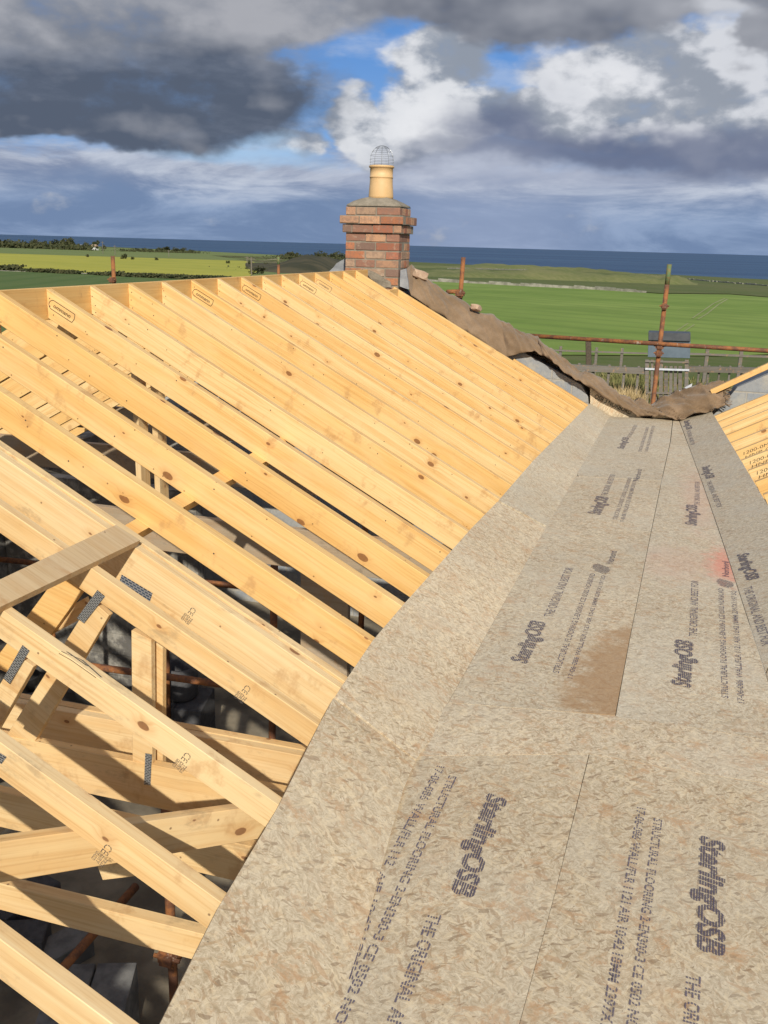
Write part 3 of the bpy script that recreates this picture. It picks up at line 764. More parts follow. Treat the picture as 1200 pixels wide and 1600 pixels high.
# tractor tracks on the green field
for i, L in enumerate(([(1133,466),(1115,474),(1095,488),(1082,497)], [(1137,467),(1122,476),(1105,490),(1090,499)], [(1075,505),(1060,515),(1045,525)], [(1085,507),(1070,517),(1055,527)])):
    bm = bmesh.new(); prev = None
    for (x, y) in L:
        a = bm.verts.new(O(gp(x-1.3, y, .10))); b_ = bm.verts.new(O(gp(x+1.3, y, .10)))
        if prev: bm.faces.new((prev[0], prev[1], b_, a))
        prev = (a, b_)
    tag(link('track', mesh_bm('track', bm), M['track']), kind='structure')
#==== END LAND ====
# ------------------------------------------------------------------ rafters and ridge
Y0, PITCH = 3.93, .3966
def nail_discs(bm, pts, y, r=.0035):
    fs = []
    for (x, z) in pts:
        vs = [bm.verts.new((x+r*cos(a), y, z+r*sin(a))) for a in [2*pi*k/8 for k in range(8)]]
        f = bm.faces.new(vs); f.normal_update()
        if f.normal.y > 0: f.normal_flip()
        fs.append(f)
    return fs
M['nail'] = simple('dark_nail', (.05, .04, .035), (.09, .06, .04), 50, .6)
def rafter(name, Yb, X0, X1, mat, depth=.134, thick=.047, side=1, nails=True, parent=None, z0=None, seedk=0):
    """common rafter on the left roof; side=1 falls towards the gutter, -1 the other way"""
    ox = X0; oz = (zl(X0) if side == 1 else RZ-TP*(RX-.035-X0))
    L = abs(X1-X0)/CP
    xd = Vector((CP*side, 0, -SP)); zd = Vector((SP*side, 0, CP))
    M_ = frame(O((ox, Yb-thick/2, oz)), xd, zd)
    t = depth*TP
    poly = [(0, 0), (L, 0), (L, -depth), (t if X0 <= RX+.001 or side == -1 else 0, -depth)]
    bm = bmesh.new()
    a = [bm.verts.new((p[0], -thick/2, p[1])) for p in poly]; b = [bm.verts.new((p[0], thick/2, p[1])) for p in poly]
    bm.faces.new(a); bm.faces.new(b[::-1])
    for i in range(4): bm.faces.new((a[i], a[(i+1) % 4], b[(i+1) % 4], b[i]))
    bmesh.ops.bevel(bm, geom=bm.edges[:], offset=.0022, segments=1, affect='EDGES')
    bmesh.ops.recalc_face_normals(bm, faces=bm.faces)
    if nails:
        rs = random.Random(int(Yb*100)+seedk)
        yy = -thick/2-.0006 if side == 1 else (-thick/2-.0006)
        fs = nail_discs(bm, [(.035+rs.uniform(0, .02)+.02*k, -.035-.038*k+rs.uniform(-.01, .01)) for k in range(3)]
                        + [(rs.uniform(.2, L), -rs.uniform(.01, depth-.02)) for k in range(3)], yy)
        if side == -1: pass
        for f in fs: f.material_index = 1
    me = bpy.data.meshes.new(name); bm.to_mesh(me); bm.free()
    return link(name, me, [mat, M['nail']], parent, M_)
def rside(o, text, s, h, l, x, mat, z=-.05, two=None):
    """print on the near face of a left rafter, distance x down from its top end"""
    w = Matrix([list(o['_w'])[k*4:k*4+4] for k in range(4)])
    X = (w.to_3x3() @ Vector((1, 0, 0))); Z = (w.to_3x3() @ Vector((0, 0, 1))); th = .047/2
    b = w @ Vector((x, -th, z))
    return print_on(o, text, b, b+X*l, h, Z, (0, -1, 0), mat, bold=.015, lift=.0012, name='stamp')
deepset = {-2: 'pine', -1: 'pine', 0: 'pine_deep', 1: 'pine', 2: 'pine', 3: 'pine', 7: 'pine_deep', 12: 'pine_deep', 13: 'pine', 14: 'pine_deep'}
left = {}
desc = {-2: 'pine rafter nearest the roof trusses, first of the close set on the left slope',
 -1: 'pale pine rafter with a long split, second from the roof trusses', 0: 'deep orange pine rafter, third from the roof trusses',
 1: 'pale pine rafter with a bold oval stamp, fourth from the roof trusses'}
for i in range(-2, 15):
    Yb = Y0+PITCH*i
    j = 14-i
    lb = desc.get(i, 'sunlit pine rafter on the left slope, %s from the chimney' % ORD[j])
    if i == 5: lb = 'sunlit pine rafter with an oval stamp at its head, tenth from the chimney'
    if i == 7: lb = 'oranger pine rafter with an oval stamp at its head, eighth from the chimney'
    if i == 10: lb = 'pine rafter with a bold dark oval stamp, fifth from the chimney'
    if i == 11: lb = 'pine rafter with a faint oval stamp, fourth from the chimney'
    if i == 14: lb = 'last full pine rafter of the left slope, its head meeting the foot of the chimney'
    x1 = -.30 if i < 13 else -.45
    if i <= 12: x1 = -.42
    else: x1 = -.50
    r = rafter('rafter', Yb, RX, x1, M[deepset.get(i, 'pine')], seedk=i)
    r['label'] = lb; r['category'] = 'rafter'; r['group'] = 'rafters of the left slope'
    left[i] = r
for i, (bold, l) in {1: ('ink_bold', .150), 5: ('ink_bold', .150), 7: ('ink_bold', .150), 10: ('ink_bold', .150), 11: ('ink_stamp', .15)}.items():
    w = Matrix([list(left[i]['_w'])[k*4:k*4+4] for k in range(4)])
    rside(left[i], 'ommann', .02, .022, l*.74, .075, M[bold], -.066)
    # rounded cartouche
    bm = bmesh.new()
    x0_, x1_, zc, rr = .055, .055+l+.0, -.056, .024
    pts = [(x0_+rr*.6+rr*cos(a), zc+rr*sin(a)) for a in [radians(q) for q in range(90, 271, 20)]]+[(x1_, zc-rr), (x1_+.006, zc), (x1_, zc+rr)]
    n_ = len(pts)
    for k in range(n_):
        if k in (n_-1,) or (k == 8): pass
        p, q = pts[k], pts[(k+1) % n_]
        d = Vector((q[0]-p[0], q[1]-p[1])); nn = Vector((-d.y, d.x)).normalized()*.0018
        f = bm.faces.new([bm.verts.new((p[0]-nn.x, 0, p[1]-nn.y)), bm.verts.new((q[0]-nn.x, 0, q[1]-nn.y)), bm.verts.new((q[0]+nn.x, 0, q[1]+nn.y)), bm.verts.new((p[0]+nn.x, 0, p[1]+nn.y))])
    me = mesh_bm('stamp', bm)
    link('stamp', me, M[bold], left[i], w @ Matrix.Translation((0, -.047/2-.0012, 0)))
# the trimmed rafter beside the chimney and its trimmer
x15 = atY(9.86, 617, 450).x
r15 = rafter('rafter', 9.86, x15, -.50, M['pine'], seedk=15)
tag(r15, 'cut pine rafter starting beside the chimney and running along the gable edge', 'rafter', 'rafters of the left slope')
tag(rafter('rafter', 10.0, -1.50, -.50, M['pine_deep'], nails=False, seedk=16), 'short orange pine rafter piece against the gable blockwork, near the gutter end', 'rafter', 'rafters of the left slope')
o = beam('trimmer', O((x15+.03, 9.48, zl(x15+.03)-.004)), O((x15+.03, 9.81, zl(x15+.03)-.004)), .14, .047, M['pine_deep'])
tag(o, 'short orange timber trimmer framing the roof opening in front of the chimney', 'timber')
# far slope
for k, i in enumerate(range(0, 10)):
    Yb = 3.25+.70*i
    r = rafter('rafter', Yb, RX-.035, -6.35, M['pine' if k % 3 else 'pine_deep'], depth=.235, side=-1, nails=False, seedk=60+i)
    tag(r, 'pine rafter of the far slope beyond the ridge board, %s from the trusses' % ORD[k], 'rafter', 'rafters of the far slope')
# ridge board
rb = beam('ridge_board', O((RX-.0175, 2.95, RZ+.004)), O((RX-.0175, 9.86, RZ+.004)), .165, .034, M['pine_deep'])
tag(rb, 'long pine ridge board along the top of the left roof, ending at the chimney', 'ridge board')

# ------------------------------------------------------------------ trusses
m, g, b = newmat('punched_nail_plate')
co = g.coords('Object')
br = g.n('ShaderNodeTexBrick'); cs_ = g.sep(co); g.put(br.inputs['Vector'], g.comb(cs_[0], cs_[2], 0)); br.inputs['Scale'].default_value = 1
br.inputs['Brick Width'].default_value = .014; br.inputs['Row Height'].default_value = .0065; br.inputs['Mortar Size'].default_value = .0016
g.put(br.inputs['Color1'], (.04, .045, .05)); g.put(br.inputs['Color2'], (.07, .075, .08)); g.put(br.inputs['Mortar'], (.34, .35, .35))
g.put(b.inputs['Base Color'], br.outputs[0]); b.inputs['Metallic'].default_value = .5; b.inputs['Roughness'].default_value = .5; M['plate'] = m
m, g, b = newmat('blue_punched_nail_plate')
co = g.coords('Object')
br = g.n('ShaderNodeTexBrick'); cs_ = g.sep(co); g.put(br.inputs['Vector'], g.comb(cs_[0], cs_[2], 0)); br.inputs['Scale'].default_value = 1
br.inputs['Brick Width'].default_value = .017; br.inputs['Row Height'].default_value = .009; br.inputs['Mortar Size'].default_value = .0022
g.put(br.inputs['Color1'], (.025, .06, .13)); g.put(br.inputs['Color2'], (.02, .035, .07)); g.put(br.inputs['Mortar'], (.30, .32, .34))
g.put(b.inputs['Base Color'], br.outputs[0]); b.inputs['Metallic'].default_value = .4; b.inputs['Roughness'].default_value = .45; M['blueplate'] = m

def polyY(name, px, Yf, thick, mat, parent, bev=.0015, lift=0.0):
    """flat piece standing in the plane Y=Yf (its near face), outline from photo pixels"""
    P_ = [atY(Yf-lift, x, y) for x, y in px]
    c = sum(P_, Vector())/len(P_)
    e = (P_[1]-P_[0]).normalized()
    M_ = frame(O(c), e, e.cross(Vector((0, 1, 0))) if False else Vector((0, 1, 0)).cross(e)*-1)
    Mi = M_.inverted(); q = [Mi @ O(p) for p in P_]
    s = 1 if (M_.to_3x3() @ Vector((0, 1, 0))).y > 0 else -1
    me = prism_me(name, [(p.x, p.z) for p in q], 0, thick*s, bev)
    return link(name, me, mat, parent, M_)
def truss(Yb, label, depth, bcz, bcd, ply=1, bcY=None, th=.036, webs=(), plates=(), stamp=None, heel=-.42, half=False):
    t = empty('roof_truss', O((RX, Yb-th/2, bcz)), label, 'roof truss', 'roof trusses over the open rooms')
    fr = []
    for p_ in range(ply):
        yb = Yb-p_*(th+.004)
        L = (heel-RX)/CP
        for side in (1, -1):
            xd = Vector((CP*side, 0, -SP)); zd = Vector((SP*side, 0, CP))
            M_ = frame(O((RX, yb-th/2, RZ-p_*.008)), xd, zd)
            me = prism_me('top_chord', [(0, 0), (L, 0), (L, -depth), (depth*TP, -depth)], -th/2, th/2, .0018)
            o = link('top_chord', me, M['truss'], t, M_); fr.append((o, M_))
        by = (bcY if bcY else Yb)-p_*(th+.004)
        beam('bottom_chord', O((-5.85, by-th/2, bcz)), O((heel-.05, by-th/2, bcz)), bcd, th, M['truss'], t)
    Yf = Yb-th-(ply-1)*(th+.004)
    for (px, mt, dy) in webs: polyY('web', px, Yf+dy+.004, th-.010, M[mt], t)
    for (px, mt) in plates: polyY('nail_plate', px, Yf, .0012, M[mt], t, 0, .0025)
    if stamp:
        P = atY(Yf, *stamp); xd = Vector((CP, 0, -SP)); zd = Vector((SP, 0, CP))
        rd = (-zd*.90-xd*.10).normalized(); up = Vector((0, -1, 0)).cross(rd).normalized()
        b0 = O(P)
        chord = fr[0][0] if ply == 1 else fr[2][0]
        print_on(chord, 'CE', b0-rd*.034, b0-rd*.002, .021, up, (0, -1, 0), M['ink_stamp'], .0, lift=.0012, name='stamp')
        for q, s_ in enumerate(('TR26', 'DRY', 'GRADED')):
            bb0 = b0+up*(.018-.013*q)
            print_on(chord, s_, bb0+rd*.004, bb0+rd*.036, .010, up, (0, -1, 0), M['ink_stamp'], .02, lift=.0012, name='stamp')
    return t, Yf, fr
T1, yf1, f1 = truss(2.79, 'doubled roof truss with a blue punched plate, farthest from the camera', .160, -1.74, .16, 2,
    webs=[([(93,895),(135,915),(30,1060),(-15,1040)], 'pine_deep', .02), ([(42,985),(132,935),(140,960),(60,1003)], 'truss', .05)],
    plates=[([(190,898),(238,927),(232,947),(185,914)], 'blueplate')], stamp=(293, 958))
T2, yf2, f2 = truss(2.49, 'single roof truss with a grey plate where its sloping web meets the top member', .090, -1.715, .165,
    webs=[([(143,938),(170,962),(38,1186),(2,1162)], 'truss', 0.0), ([(205,985),(236,1000),(238,1212),(207,1206)], 'truss', 0.0), ([(237,1000),(254,1012),(254,1200),(238,1196)], 'truss', .05)],
    plates=[([(152,922),(164,932),(131,974),(120,966)], 'plate'), ([(227,1177),(237,1179),(235,1227),(225,1226)], 'plate')], stamp=(377, 1080))
T3, yf3, f3 = truss(2.08, 'third roof truss from the camera, smudged with black pen above its stamp', .088, -1.80, .14, bcY=2.3,
    webs=[([(28,1025),(52,1042),(-10,1150),(-40,1130)], 'truss', 0.0)],
    plates=[([(35,1008),(46,1017),(15,1069),(5,1060)], 'plate')], stamp=(282, 1186))
T4, yf4, f4 = truss(1.69, 'second roof truss from the camera, stamped near its middle', .092, -1.655, .085, bcY=1.76, stamp=(157, 1330),
    plates=[([(-12,1170),(10,1183),(2,1194),(-20,1180)], 'plate')])
T5, yf5, f5 = truss(1.29, 'roof truss nearest the camera, crossing the bottom left corner', .092, -1.66, .085)
for k_, Y_ in enumerate((.88, .48, .08, -.32, -.72, -1.12, -1.52, -1.92)):
    truss(Y_, 'roof truss outside the view, %s behind the one crossing the bottom left corner' % ORD[k_], .092, -1.66, .085)
for k_, (xa_, xb_, ya_, yb_) in enumerate(((-1.95, -.95, -1.9, .45), (-4.9, -3.75, -1.9, .3))):  # unseen sheets added over the trusses to keep sun off the slab
    sg = 1 if xa_ > RX else -1
    zz = lambda X: (zl(X) if X > RX else RZ-TP*(RX-X))+.022
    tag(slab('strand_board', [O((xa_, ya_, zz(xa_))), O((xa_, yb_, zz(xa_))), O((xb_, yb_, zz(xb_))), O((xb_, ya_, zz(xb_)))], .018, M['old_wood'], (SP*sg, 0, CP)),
        'unseen loose sheet added on the trusses behind the viewer to shade the rooms, %s' % ('nearest the gutter', 'on the far slope')[k_], 'board')

for px in ([(92,1021),(112,1032),(150,1059)], [(96,1018),(126,1030),(158,1058)], [(104,1018),(135,1040)]):
    pts = [O(atY(yf3-.001, x, y)) for x, y in px]
    tube('pen_mark', pts, .0009, M['black'], f3[0][0], 5)
# binders and braces
def brace(px, off, thick, mat, label, name='timber_brace'):
    o = slab(name, [O(lp(x, y, off)) for x, y in px], thick, mat, (SP, 0, CP)); 
    return tag(o, label, 'timber')
brace([(-150,976),(181,820),(219,844),(-150,1020)], .030, .026, M['binder'], 'dull flat board nailed across the tops of the trusses at the left edge')
brace([(165,838),(345,735),(440,682),(455,700),(355,753),(188,850)], -.150, .045, M['pine_deep'], 'orange diagonal brace fixed under the near rafters')
pa, pb = atY(1.50, -30, 1314), atY(2.14, 408, 1254)
tag(beam('timber_brace', O(pa), O(pb), .105, .034, M['truss'], ext=.05), 'pale diagonal timber with black smudges lying over the lower members of the trusses', 'timber')
pa, pb = atY(2.55, 150, 1335), atY(2.62, 420, 1300)
tag(beam('timber_brace', O(pa), O(pb), .10, .034, M['truss']), 'shaded timber running behind the smudged diagonal, against the edge of the gutter boards', 'timber')

# ------------------------------------------------------------------ gutter boards
def V3(p): return O(p)
NL = Vector((SP, 0, CP)); NRm = Vector((-sin(radians(20)), 0, cos(radians(20)))); NF = Vector((0, 0, 1))
STAIN = (0, 0, 1, 1, (0, 0, 0), 0)
M['osb_far'] = osb_mat('strand_board_weathered', (.555, .485, .365), .5)
M['osb_mid'] = osb_mat('strand_board_flaky', (.59, .50, .362), .85)
M['osb_near'] = osb_mat('strand_board_near', (.54, .455, .325), 1.0)
pst = fl(940, 1090); psp = fl(1128, 885); psp2 = fl(1085, 775); psp3 = fl(1060, 880)
M['osb_stain'] = osb_mat('strand_board_wet_stain', (.565, .485, .355), .85, stain=(pst.x+.06, pst.y+.14, .20, .62, (.42, .25, .115), .72))
M['osb_spray'] = osb_mat('strand_board_orange_spray', (.565, .49, .365), .7,
    spray=[(psp3.x, psp3.y, .34, .40, (.62, .38, .28), .30), (psp2.x+.02, psp2.y, .15, 1.3, (.60, .38, .28), .38), (psp.x+.02, psp.y+.03, .12, .42, (.72, .26, .18), .66)])
def board(px, plane, label, mat, nrm, group='strand boards lining the roof gutter', extra=(), pre=()):
    pts = [V3(plane(x, y)) for x, y in px]
    pts = list(pre)+pts+list(extra)
    o = slab('strand_board', pts, .018, M[mat], nrm)
    return tag(o, label, 'board', group)
lpo = lambda x, y: lp(x, y, OB)
# left slope strips
bL1 = board([(922,630),(832,721),(779,782),(858,824),(903,740),(956,650)], lpo, 'far left sloping strand board, grey and narrow, beside the cut ends of the rafters', 'osb_far', NL)
bL2 = board([(777,784),(735,827),(672,898),(630,945),(583,1000),(536,1069),(524,1088),(650,1187),(712,1100),(760,1010),(807,920),(857,826)], lpo, 'middle left sloping strand board, yellower and flaky', 'osb_mid', NL)
e1, e2 = lpo(250,1600), lpo(516,1600); d1 = (lpo(250,1600)-lpo(340,1420)).normalized(); d2 = (lpo(516,1600)-lpo(560,1440)).normalized()
bL3 = board([(521,1091),(500,1130),(435,1260),(340,1420),(250,1600)], lpo, 'near left sloping strand board, partly in shade, beside the roof trusses', 'osb_near', NL,
   extra=[V3(e1+d1*3.4), V3(e2+d2*3.3+Vector((.03,0,-.016))), V3(lpo(530,1600)), V3(lpo(573,1440)), V3(lpo(611,1300)), V3(lpo(630,1234)), V3(lpo(649,1189))])
# floor
def floorboard(px, label, mat, extra=()):
    P_ = [fl(x, y) for x, y in px]
    pts = [V3(p) for p in P_]+list(extra)
    ys = [p.y for p in P_]; n_ = Vector((0, .0128, 1)) if min(ys) > 2.7 else Vector((0, -.036, 1))
    # drop every point on the fall
    return tag(slab('strand_board', pts, .018, M[mat], n_), label, 'board', 'strand boards lining the roof gutter')
fA1 = floorboard([(952,651),(1051,655),(1047,690),(1033.4,751.2),(904,744),(901,738)], 'farthest left floor board of the gutter, at the cloth covered end', 'osb_far')
fA2 = floorboard([(902,742),(903,744.4),(1033.2,751.6),(1013.2,850),(983.2,1000),(961.2,1117.6),(701,1097.5),(750,1010),(800,920),(853,822)], 'long left floor board of the gutter with a brown wet corner', 'osb_stain')
fB = floorboard([(1052,655),(1060,655),(1100,762),(1130,850),(1195,1050),(1228,1159),(1200,1156),(1080,1136),(962,1120),(984,1000),(1014,850),(1034,752),(1048,690)], 'long right floor board of the gutter with orange spray marks', 'osb_spray')
fC = floorboard([(700,1098),(961,1118.4),(1080,1136.6),(1200,1156.6),(1228,1160),(1252,1228),(1200,1224),(1080,1206),(921,1178),(640,1181)], 'short cross board between the long floor boards and the near ones', 'osb_mid')
pD = [fl(639,1182), fl(919,1177), fl(868,1390), fl(810,1600)]
def line_at(p, q, Y):
    t = (Y-p.y)/(q.y-p.y); r = p.lerp(q, t); return Vector((r.x, Y, zf(Y)))
fD = tag(slab('strand_board', [V3(p) for p in (fl(640,1181.5), fl(920,1178.5), fl(868.4,1390), fl(811.2,1600), line_at(fl(868.4,1390), fl(811.2,1600), -.4), line_at(fl(599,1300), fl(520,1600), -.4), fl(519,1600), fl(562,1440), fl(601,1300), fl(620,1228))], .018, M['osb_near'], (0, -.036, 1)),
   'near left floor board of the gutter with large black lettering', 'board', 'strand boards lining the roof gutter')
fE = tag(slab('strand_board', [V3(p) for p in (fl(921.2,1178.5), fl(1080,1206.6), fl(1200,1224.6), fl(1252,1229), Vector((.74, 2.0, zf(2.0))), Vector((.80, -.4, zf(-.4))), line_at(fl(869,1390), fl(812,1600), -.4), fl(812,1600), fl(869,1390))], .018, M['osb_near'], (0, -.036, 1)),
   'near right floor board of the gutter with large black lettering', 'board', 'strand boards lining the roof gutter')
# right sloping strips: fold on the floor, outer edge on the right roof plane
fr_ = [(1061,655),(1101,762),(1131,850),(1196,1050),(1241,1190)]; ro = [(1112,643),(1150,706),(1200,790),(1270,905),(1345,1030)]
pf = [fl(*q) for q in fr_]; po = [rp(*q, OB) for q in ro]
nR = (pf[3]-pf[0]).cross(po[0]-pf[0]).normalized(); nR = nR if nR.z > 0 else -nR
def onR(x, y):
    d = ray(x, y); k = nR.dot(pf[0])/nR.dot(d); return d*k
fold_r = [onR(*q) for q in fr_]; out_r = [onR(*q) for q in ro]
k2 = 1
def lerp(a, b, t): return a.lerp(b, t)
bR1 = tag(slab('strand_board', [V3(p) for p in (onR(1061,655), onR(1112,643), onR(1142,693), onR(1200,790), onR(1262,895), onR(1196,1050), onR(1131,850), onR(1098,755))], .018, M['osb_far'], nR),
   'long right sloping strand board with repeated black lettering, in duller light', 'board', 'strand boards lining the roof gutter')
qa, qb = onR(1264,897), onR(1197,1053); qd = (onR(1196,1050)-onR(1131,850)).normalized(); qe = (onR(1262,895)-onR(1200,790)).normalized()
bR2 = tag(slab('strand_board', [V3(p) for p in (qa, qa+qe*4.6, qb+qd*4.2, qb)], .018, M['osb_near'], nR),
   'near right sloping strand board, mostly beyond the right edge of the view', 'board', 'strand boards lining the roof gutter')

# lettering
def pr(board_, body, a, b_, hpx, plane, nrm, away, big=False, bold=.0, shear=0.0):
    """a->b baseline in photo pixels; hpx: a pixel offset towards the top of the letters"""
    p0, p1 = plane(*a), plane(*b_)
    top = plane(a[0]+hpx[0], a[1]+hpx[1])
    d = (p1-p0).normalized(); v = top-p0; v = v-d*v.dot(d)
    return print_words(board_, body, O(p0), O(p1), v.length, v, nrm, M['ink'] if big else M['ink_small'], bold=bold, shear=shear, lift=.0022)
NFf = Vector((0, .0128, 1)); NFn = Vector((0, -.036, 1))
S_ = 'SterlingOSB'; TOB = 'THE ORIGINAL AND BEST FOR'; L1 = 'STRUCTURAL FLOORING  2-EN300-3  CE 0502  NORBORD'; L2 = '17-06-086 WALL/FLR 1121  AIR 10:42  18MM 2397X1197 SQ'
def logo(bd, a, b_, off, plane, nrm, **k):
    pr(bd, S_, a, b_, (off[0]*1.12, off[1]*1.12), plane, nrm, True, True, .045, .2)
# far-left board, three sets
logo(fA2, (822,1038), (853,973), (-21,-8), fl, NFf)
pr(fA2, TOB, (863,965), (896,888), (-13,-3), fl, NFf, 1, bold=.02)
pr(fA2, L1, (873,1053), (930,897), (-9,-3), fl, NFf, 1, bold=.02)
pr(fA2, L2, (894,1061), (946,900), (-8,-2), fl, NFf, 1, bold=.02)
logo(fA2, (937,805), (951,777), (-17,-3), fl, NFf)
pr(fA2, TOB, (948,775), (962,742), (-9,-2), fl, NFf, 1, bold=.02)
pr(fA2, L1, (964,812), (987,747), (-7,-1), fl, NFf, 1, bold=.02)
pr(fA2, L2, (975,816), (996,747), (-7,-1), fl, NFf, 1, bold=.02)
logo(fA1, (974,702), (983,684), (-9,-1), fl, NFf)
pr(fA1, TOB, (985,684), (996,665), (-6,0), fl, NFf, 1, bold=.02)
pr(fA1, L1, (1002,706), (1014,668), (-5,0), fl, NFf, 1, bold=.02)
pr(fA1, L2, (1012,706), (1023,666), (-5,0), fl, NFf, 1, bold=.02)
# right floor board
logo(fB, (1078,1076), (1082,1003), (-26,-6), fl, NFf)
pr(fB, TOB, (1089,996), (1091,908), (-13,0), fl, NFf, 1, bold=.02)
pr(fB, L1, (1138,1092), (1130,920), (-10,0), fl, NFf, 1, bold=.02)
pr(fB, L2, (1163,1100), (1150,924), (-10,0), fl, NFf, 1, bold=.02)
logo(fB, (1088,822), (1089,790), (-16,0), fl, NFf)
pr(fB, TOB, (1093,790), (1093,753), (-8,0), fl, NFf, 1, bold=.02)
# oval emblems with the maker's name
def emblem(bd, c, ax, ay, plane, nrm):
    bm = bmesh.new()
    p0 = plane(*c); e1_ = plane(c[0]+ax[0], c[1]+ax[1])-p0; e2_ = plane(c[0]+ay[0], c[1]+ay[1])-p0
    for k in range(7):
        t0 = -.86+k*.25
        w_ = sqrt(max(0, 1-t0*t0)); q = [(-w_, t0), (w_, t0), (w_*.96, t0+.15), (-w_*.96, t0+.15)]
        bm.faces.new([bm.verts.new(e1_*a+e2_*b_) for a, b_ in q])
    link('print', mesh_bm('print', bm), M['ink'], bd, Matrix.Translation(O(p0+Vector(nrm).normalized()*.0022)))
emblem(fA2, (939,889), (13,5), (4,-6), fl, NFf)
pr(fA2, 'Norbord', (957,882), (964,862), (-10,-3), fl, NFf, 1, True, .03)
pr(fA2, 'Norbord', (998,752), (1003,734), (-8,-1), fl, NFf, 1, True, .03)
emblem(fB, (1133,912), (14,4), (1,-6), fl, NFf)
pr(fB, 'Norbord', (1139,902), (1138,878), (-10,0), fl, NFf, 1, True, .03)
# right sloping board: reads towards the camera
logo(bR1, (1152,867), (1168,908), (16,-3), onR, nR)
pr(bR1, TOB, (1162,919), (1192,1010), (13,-3), onR, nR, 1, bold=.02)
logo(bR1, (1097,730), (1104,749), (11,-3), onR, nR)
pr(bR1, TOB, (1104,753), (1121,794), (7,-2), onR, nR, 1, bold=.02)
logo(bR1, (1069,658), (1073,672), (8,-1), onR, nR)
pr(bR1, TOB, (1073,673), (1080,696), (6,-1), onR, nR, 1, bold=.02)
# near boards: read towards the camera
logo(fD, (764,1240), (704,1396), (25,11), fl, NFn)
pr(fD, TOB, (671,1427), (540,1760), (19,9), fl, NFn, 1, bold=.02)
pr(fD, L1, (702,1212), (478,1690), (11,5), fl, NFn, 1, bold=.02)
pr(fD, L2[:22], (683,1197), (600,1352), (12,5), fl, NFn, 1, bold=.02)
pr(fD, L2[24:40], (594,1362), (540,1530), (9,4), fl, NFn, 1, bold=.02)
logo(fE, (1096,1306), (1089,1486), (32,12), fl, NFn)
pr(fE, TOB, (1073,1522), (1050,1860), (24,3), fl, NFn, 1, bold=.02)
pr(fE, L1, (1022,1279), (968,1680), (13,2), fl, NFn, 1, bold=.02)
pr(fE, L2, (996,1262), (925,1680), (13,2), fl, NFn, 1, bold=.02)

# ------------------------------------------------------------------ right-hand roof
XI = .46
def zr(X): return RZ0+TR*(X-RX0)
for k in range(0, 28):
    Yb = 9.93-PITCH*k
    th = .047; d_ = .14; xa = -.05+.35
    # start just under the board
    cr = cos(atan(TR)); sr = sin(atan(TR))
    # outer board edge at this Y
    ee = [p for p in out_r]; xo = np.interp(Yb, [p.y for p in ee][::-1], [p.x for p in ee][::-1])
    if Yb < ee[-1].y: xo = ee[-1].x+(ee[-1].x-ee[-2].x)/(ee[-1].y-ee[-2].y)*(Yb-ee[-1].y)
    x0_ = xo+.006; L = 2.7/cr
    M_ = frame(O((x0_, Yb-th/2, zr(x0_)-.012)), (cr, 0, sr), (-sr, 0, cr))
    bm = bmesh.new()
    me = prism_me('rafter', [(0, 0), (L, 0), (L, -d_), (0, -d_)], -th/2, th/2, .002)
    mt = 'pine_deep' if k in (3, 5, 8) else 'pine'
    o = link('rafter', me, M[mt], None, M_)
    lb = 'pine rafter of the right-hand roof, %s from the far gable' % ORD[k]
    if k in (5, 6, 7):
        lb = 'pine rafter of the right-hand roof with black printing, %s of three from the far gable' % ORD[k-5]
        b0 = M_ @ Vector((.045, -th/2, -.050)); X = M_.to_3x3() @ Vector((1, 0, 0)); Z = M_.to_3x3() @ Vector((0, 0, 1))
        print_on(o, '1200-0MM-1000', b0, b0+X*.40, .024, Z, (0, -1, 0), M['ink_bold'], 0, .25, .0012, 'stamp')
        b0 = M_ @ Vector((.045, -th/2, -.084))
        print_words(o, 'HNP 0001 12', b0, b0+X*.38, .022, Z, (0, -1, 0), M['ink_bold'], bold=0.0, shear=.25, lift=.0012, name='stamp')
    tag(o, lb, 'rafter', 'rafters of the right-hand roof')
# ridge of the right roof, beyond the view
tag(beam('ridge_board', O((RX0+2.75, -.9, zr(RX0+2.75))), O((RX0+2.75, 9.9, zr(RX0+2.75))), .17, .034, M['pine_deep']), 'ridge board of the right-hand roof, beyond the right edge of the view', 'ridge board')

# ------------------------------------------------------------------ gable wall
GY = 10.10
def gable_poly():
    # outline in X,Z following both roofs, .15 above the rafters
    L = [(-6.3, zl(-6.3) if False else RZ-TP*(abs(-6.3-RX))+.0)]
    return [(-6.3, -4.6), (-6.3, RZ-TP*3.18-.05), (RX-.5, RZ-TP*.5-.05), (RX-.02, RZ-.02), (-2.75, zl(-2.75)-.05), (-1.75, zl(-1.75)-.03), (-1.50, zl(-1.50)+.10), (-.78, zl(-.78)+.14), (-.70, zl(-.70)+.06),
            (-.66, -1.735), (.50, -1.735), (.66, -1.50), (.78, zr(.78)+.16), (3.3, zr(3.3)+.16), (3.3, -4.6)]
poly = gable_poly()
me = prism_me('gable_wall', [(x, z) for x, z in poly], 0, .30, .004)
M_ = Matrix.Translation(O((0, GY, 0)))
tag(link('gable_wall', me, M['gable'], None, M_), 'grey blockwork gable wall behind the roof, stepping down to the gutter end', 'wall')
# mortar top of the gable, seen below the cloth, and barge timber on the right
ya = atY(10.07, 1124, 602); yb = atY(10.07, 1200, 567); dd = (yb-ya).normalized()
tag(beam('barge_timber', O(ya-dd*.1), O(yb+dd*1.8), .055, .06, M['pine_deep']), 'orange timber sloping along the top of the right gable blockwork', 'timber')
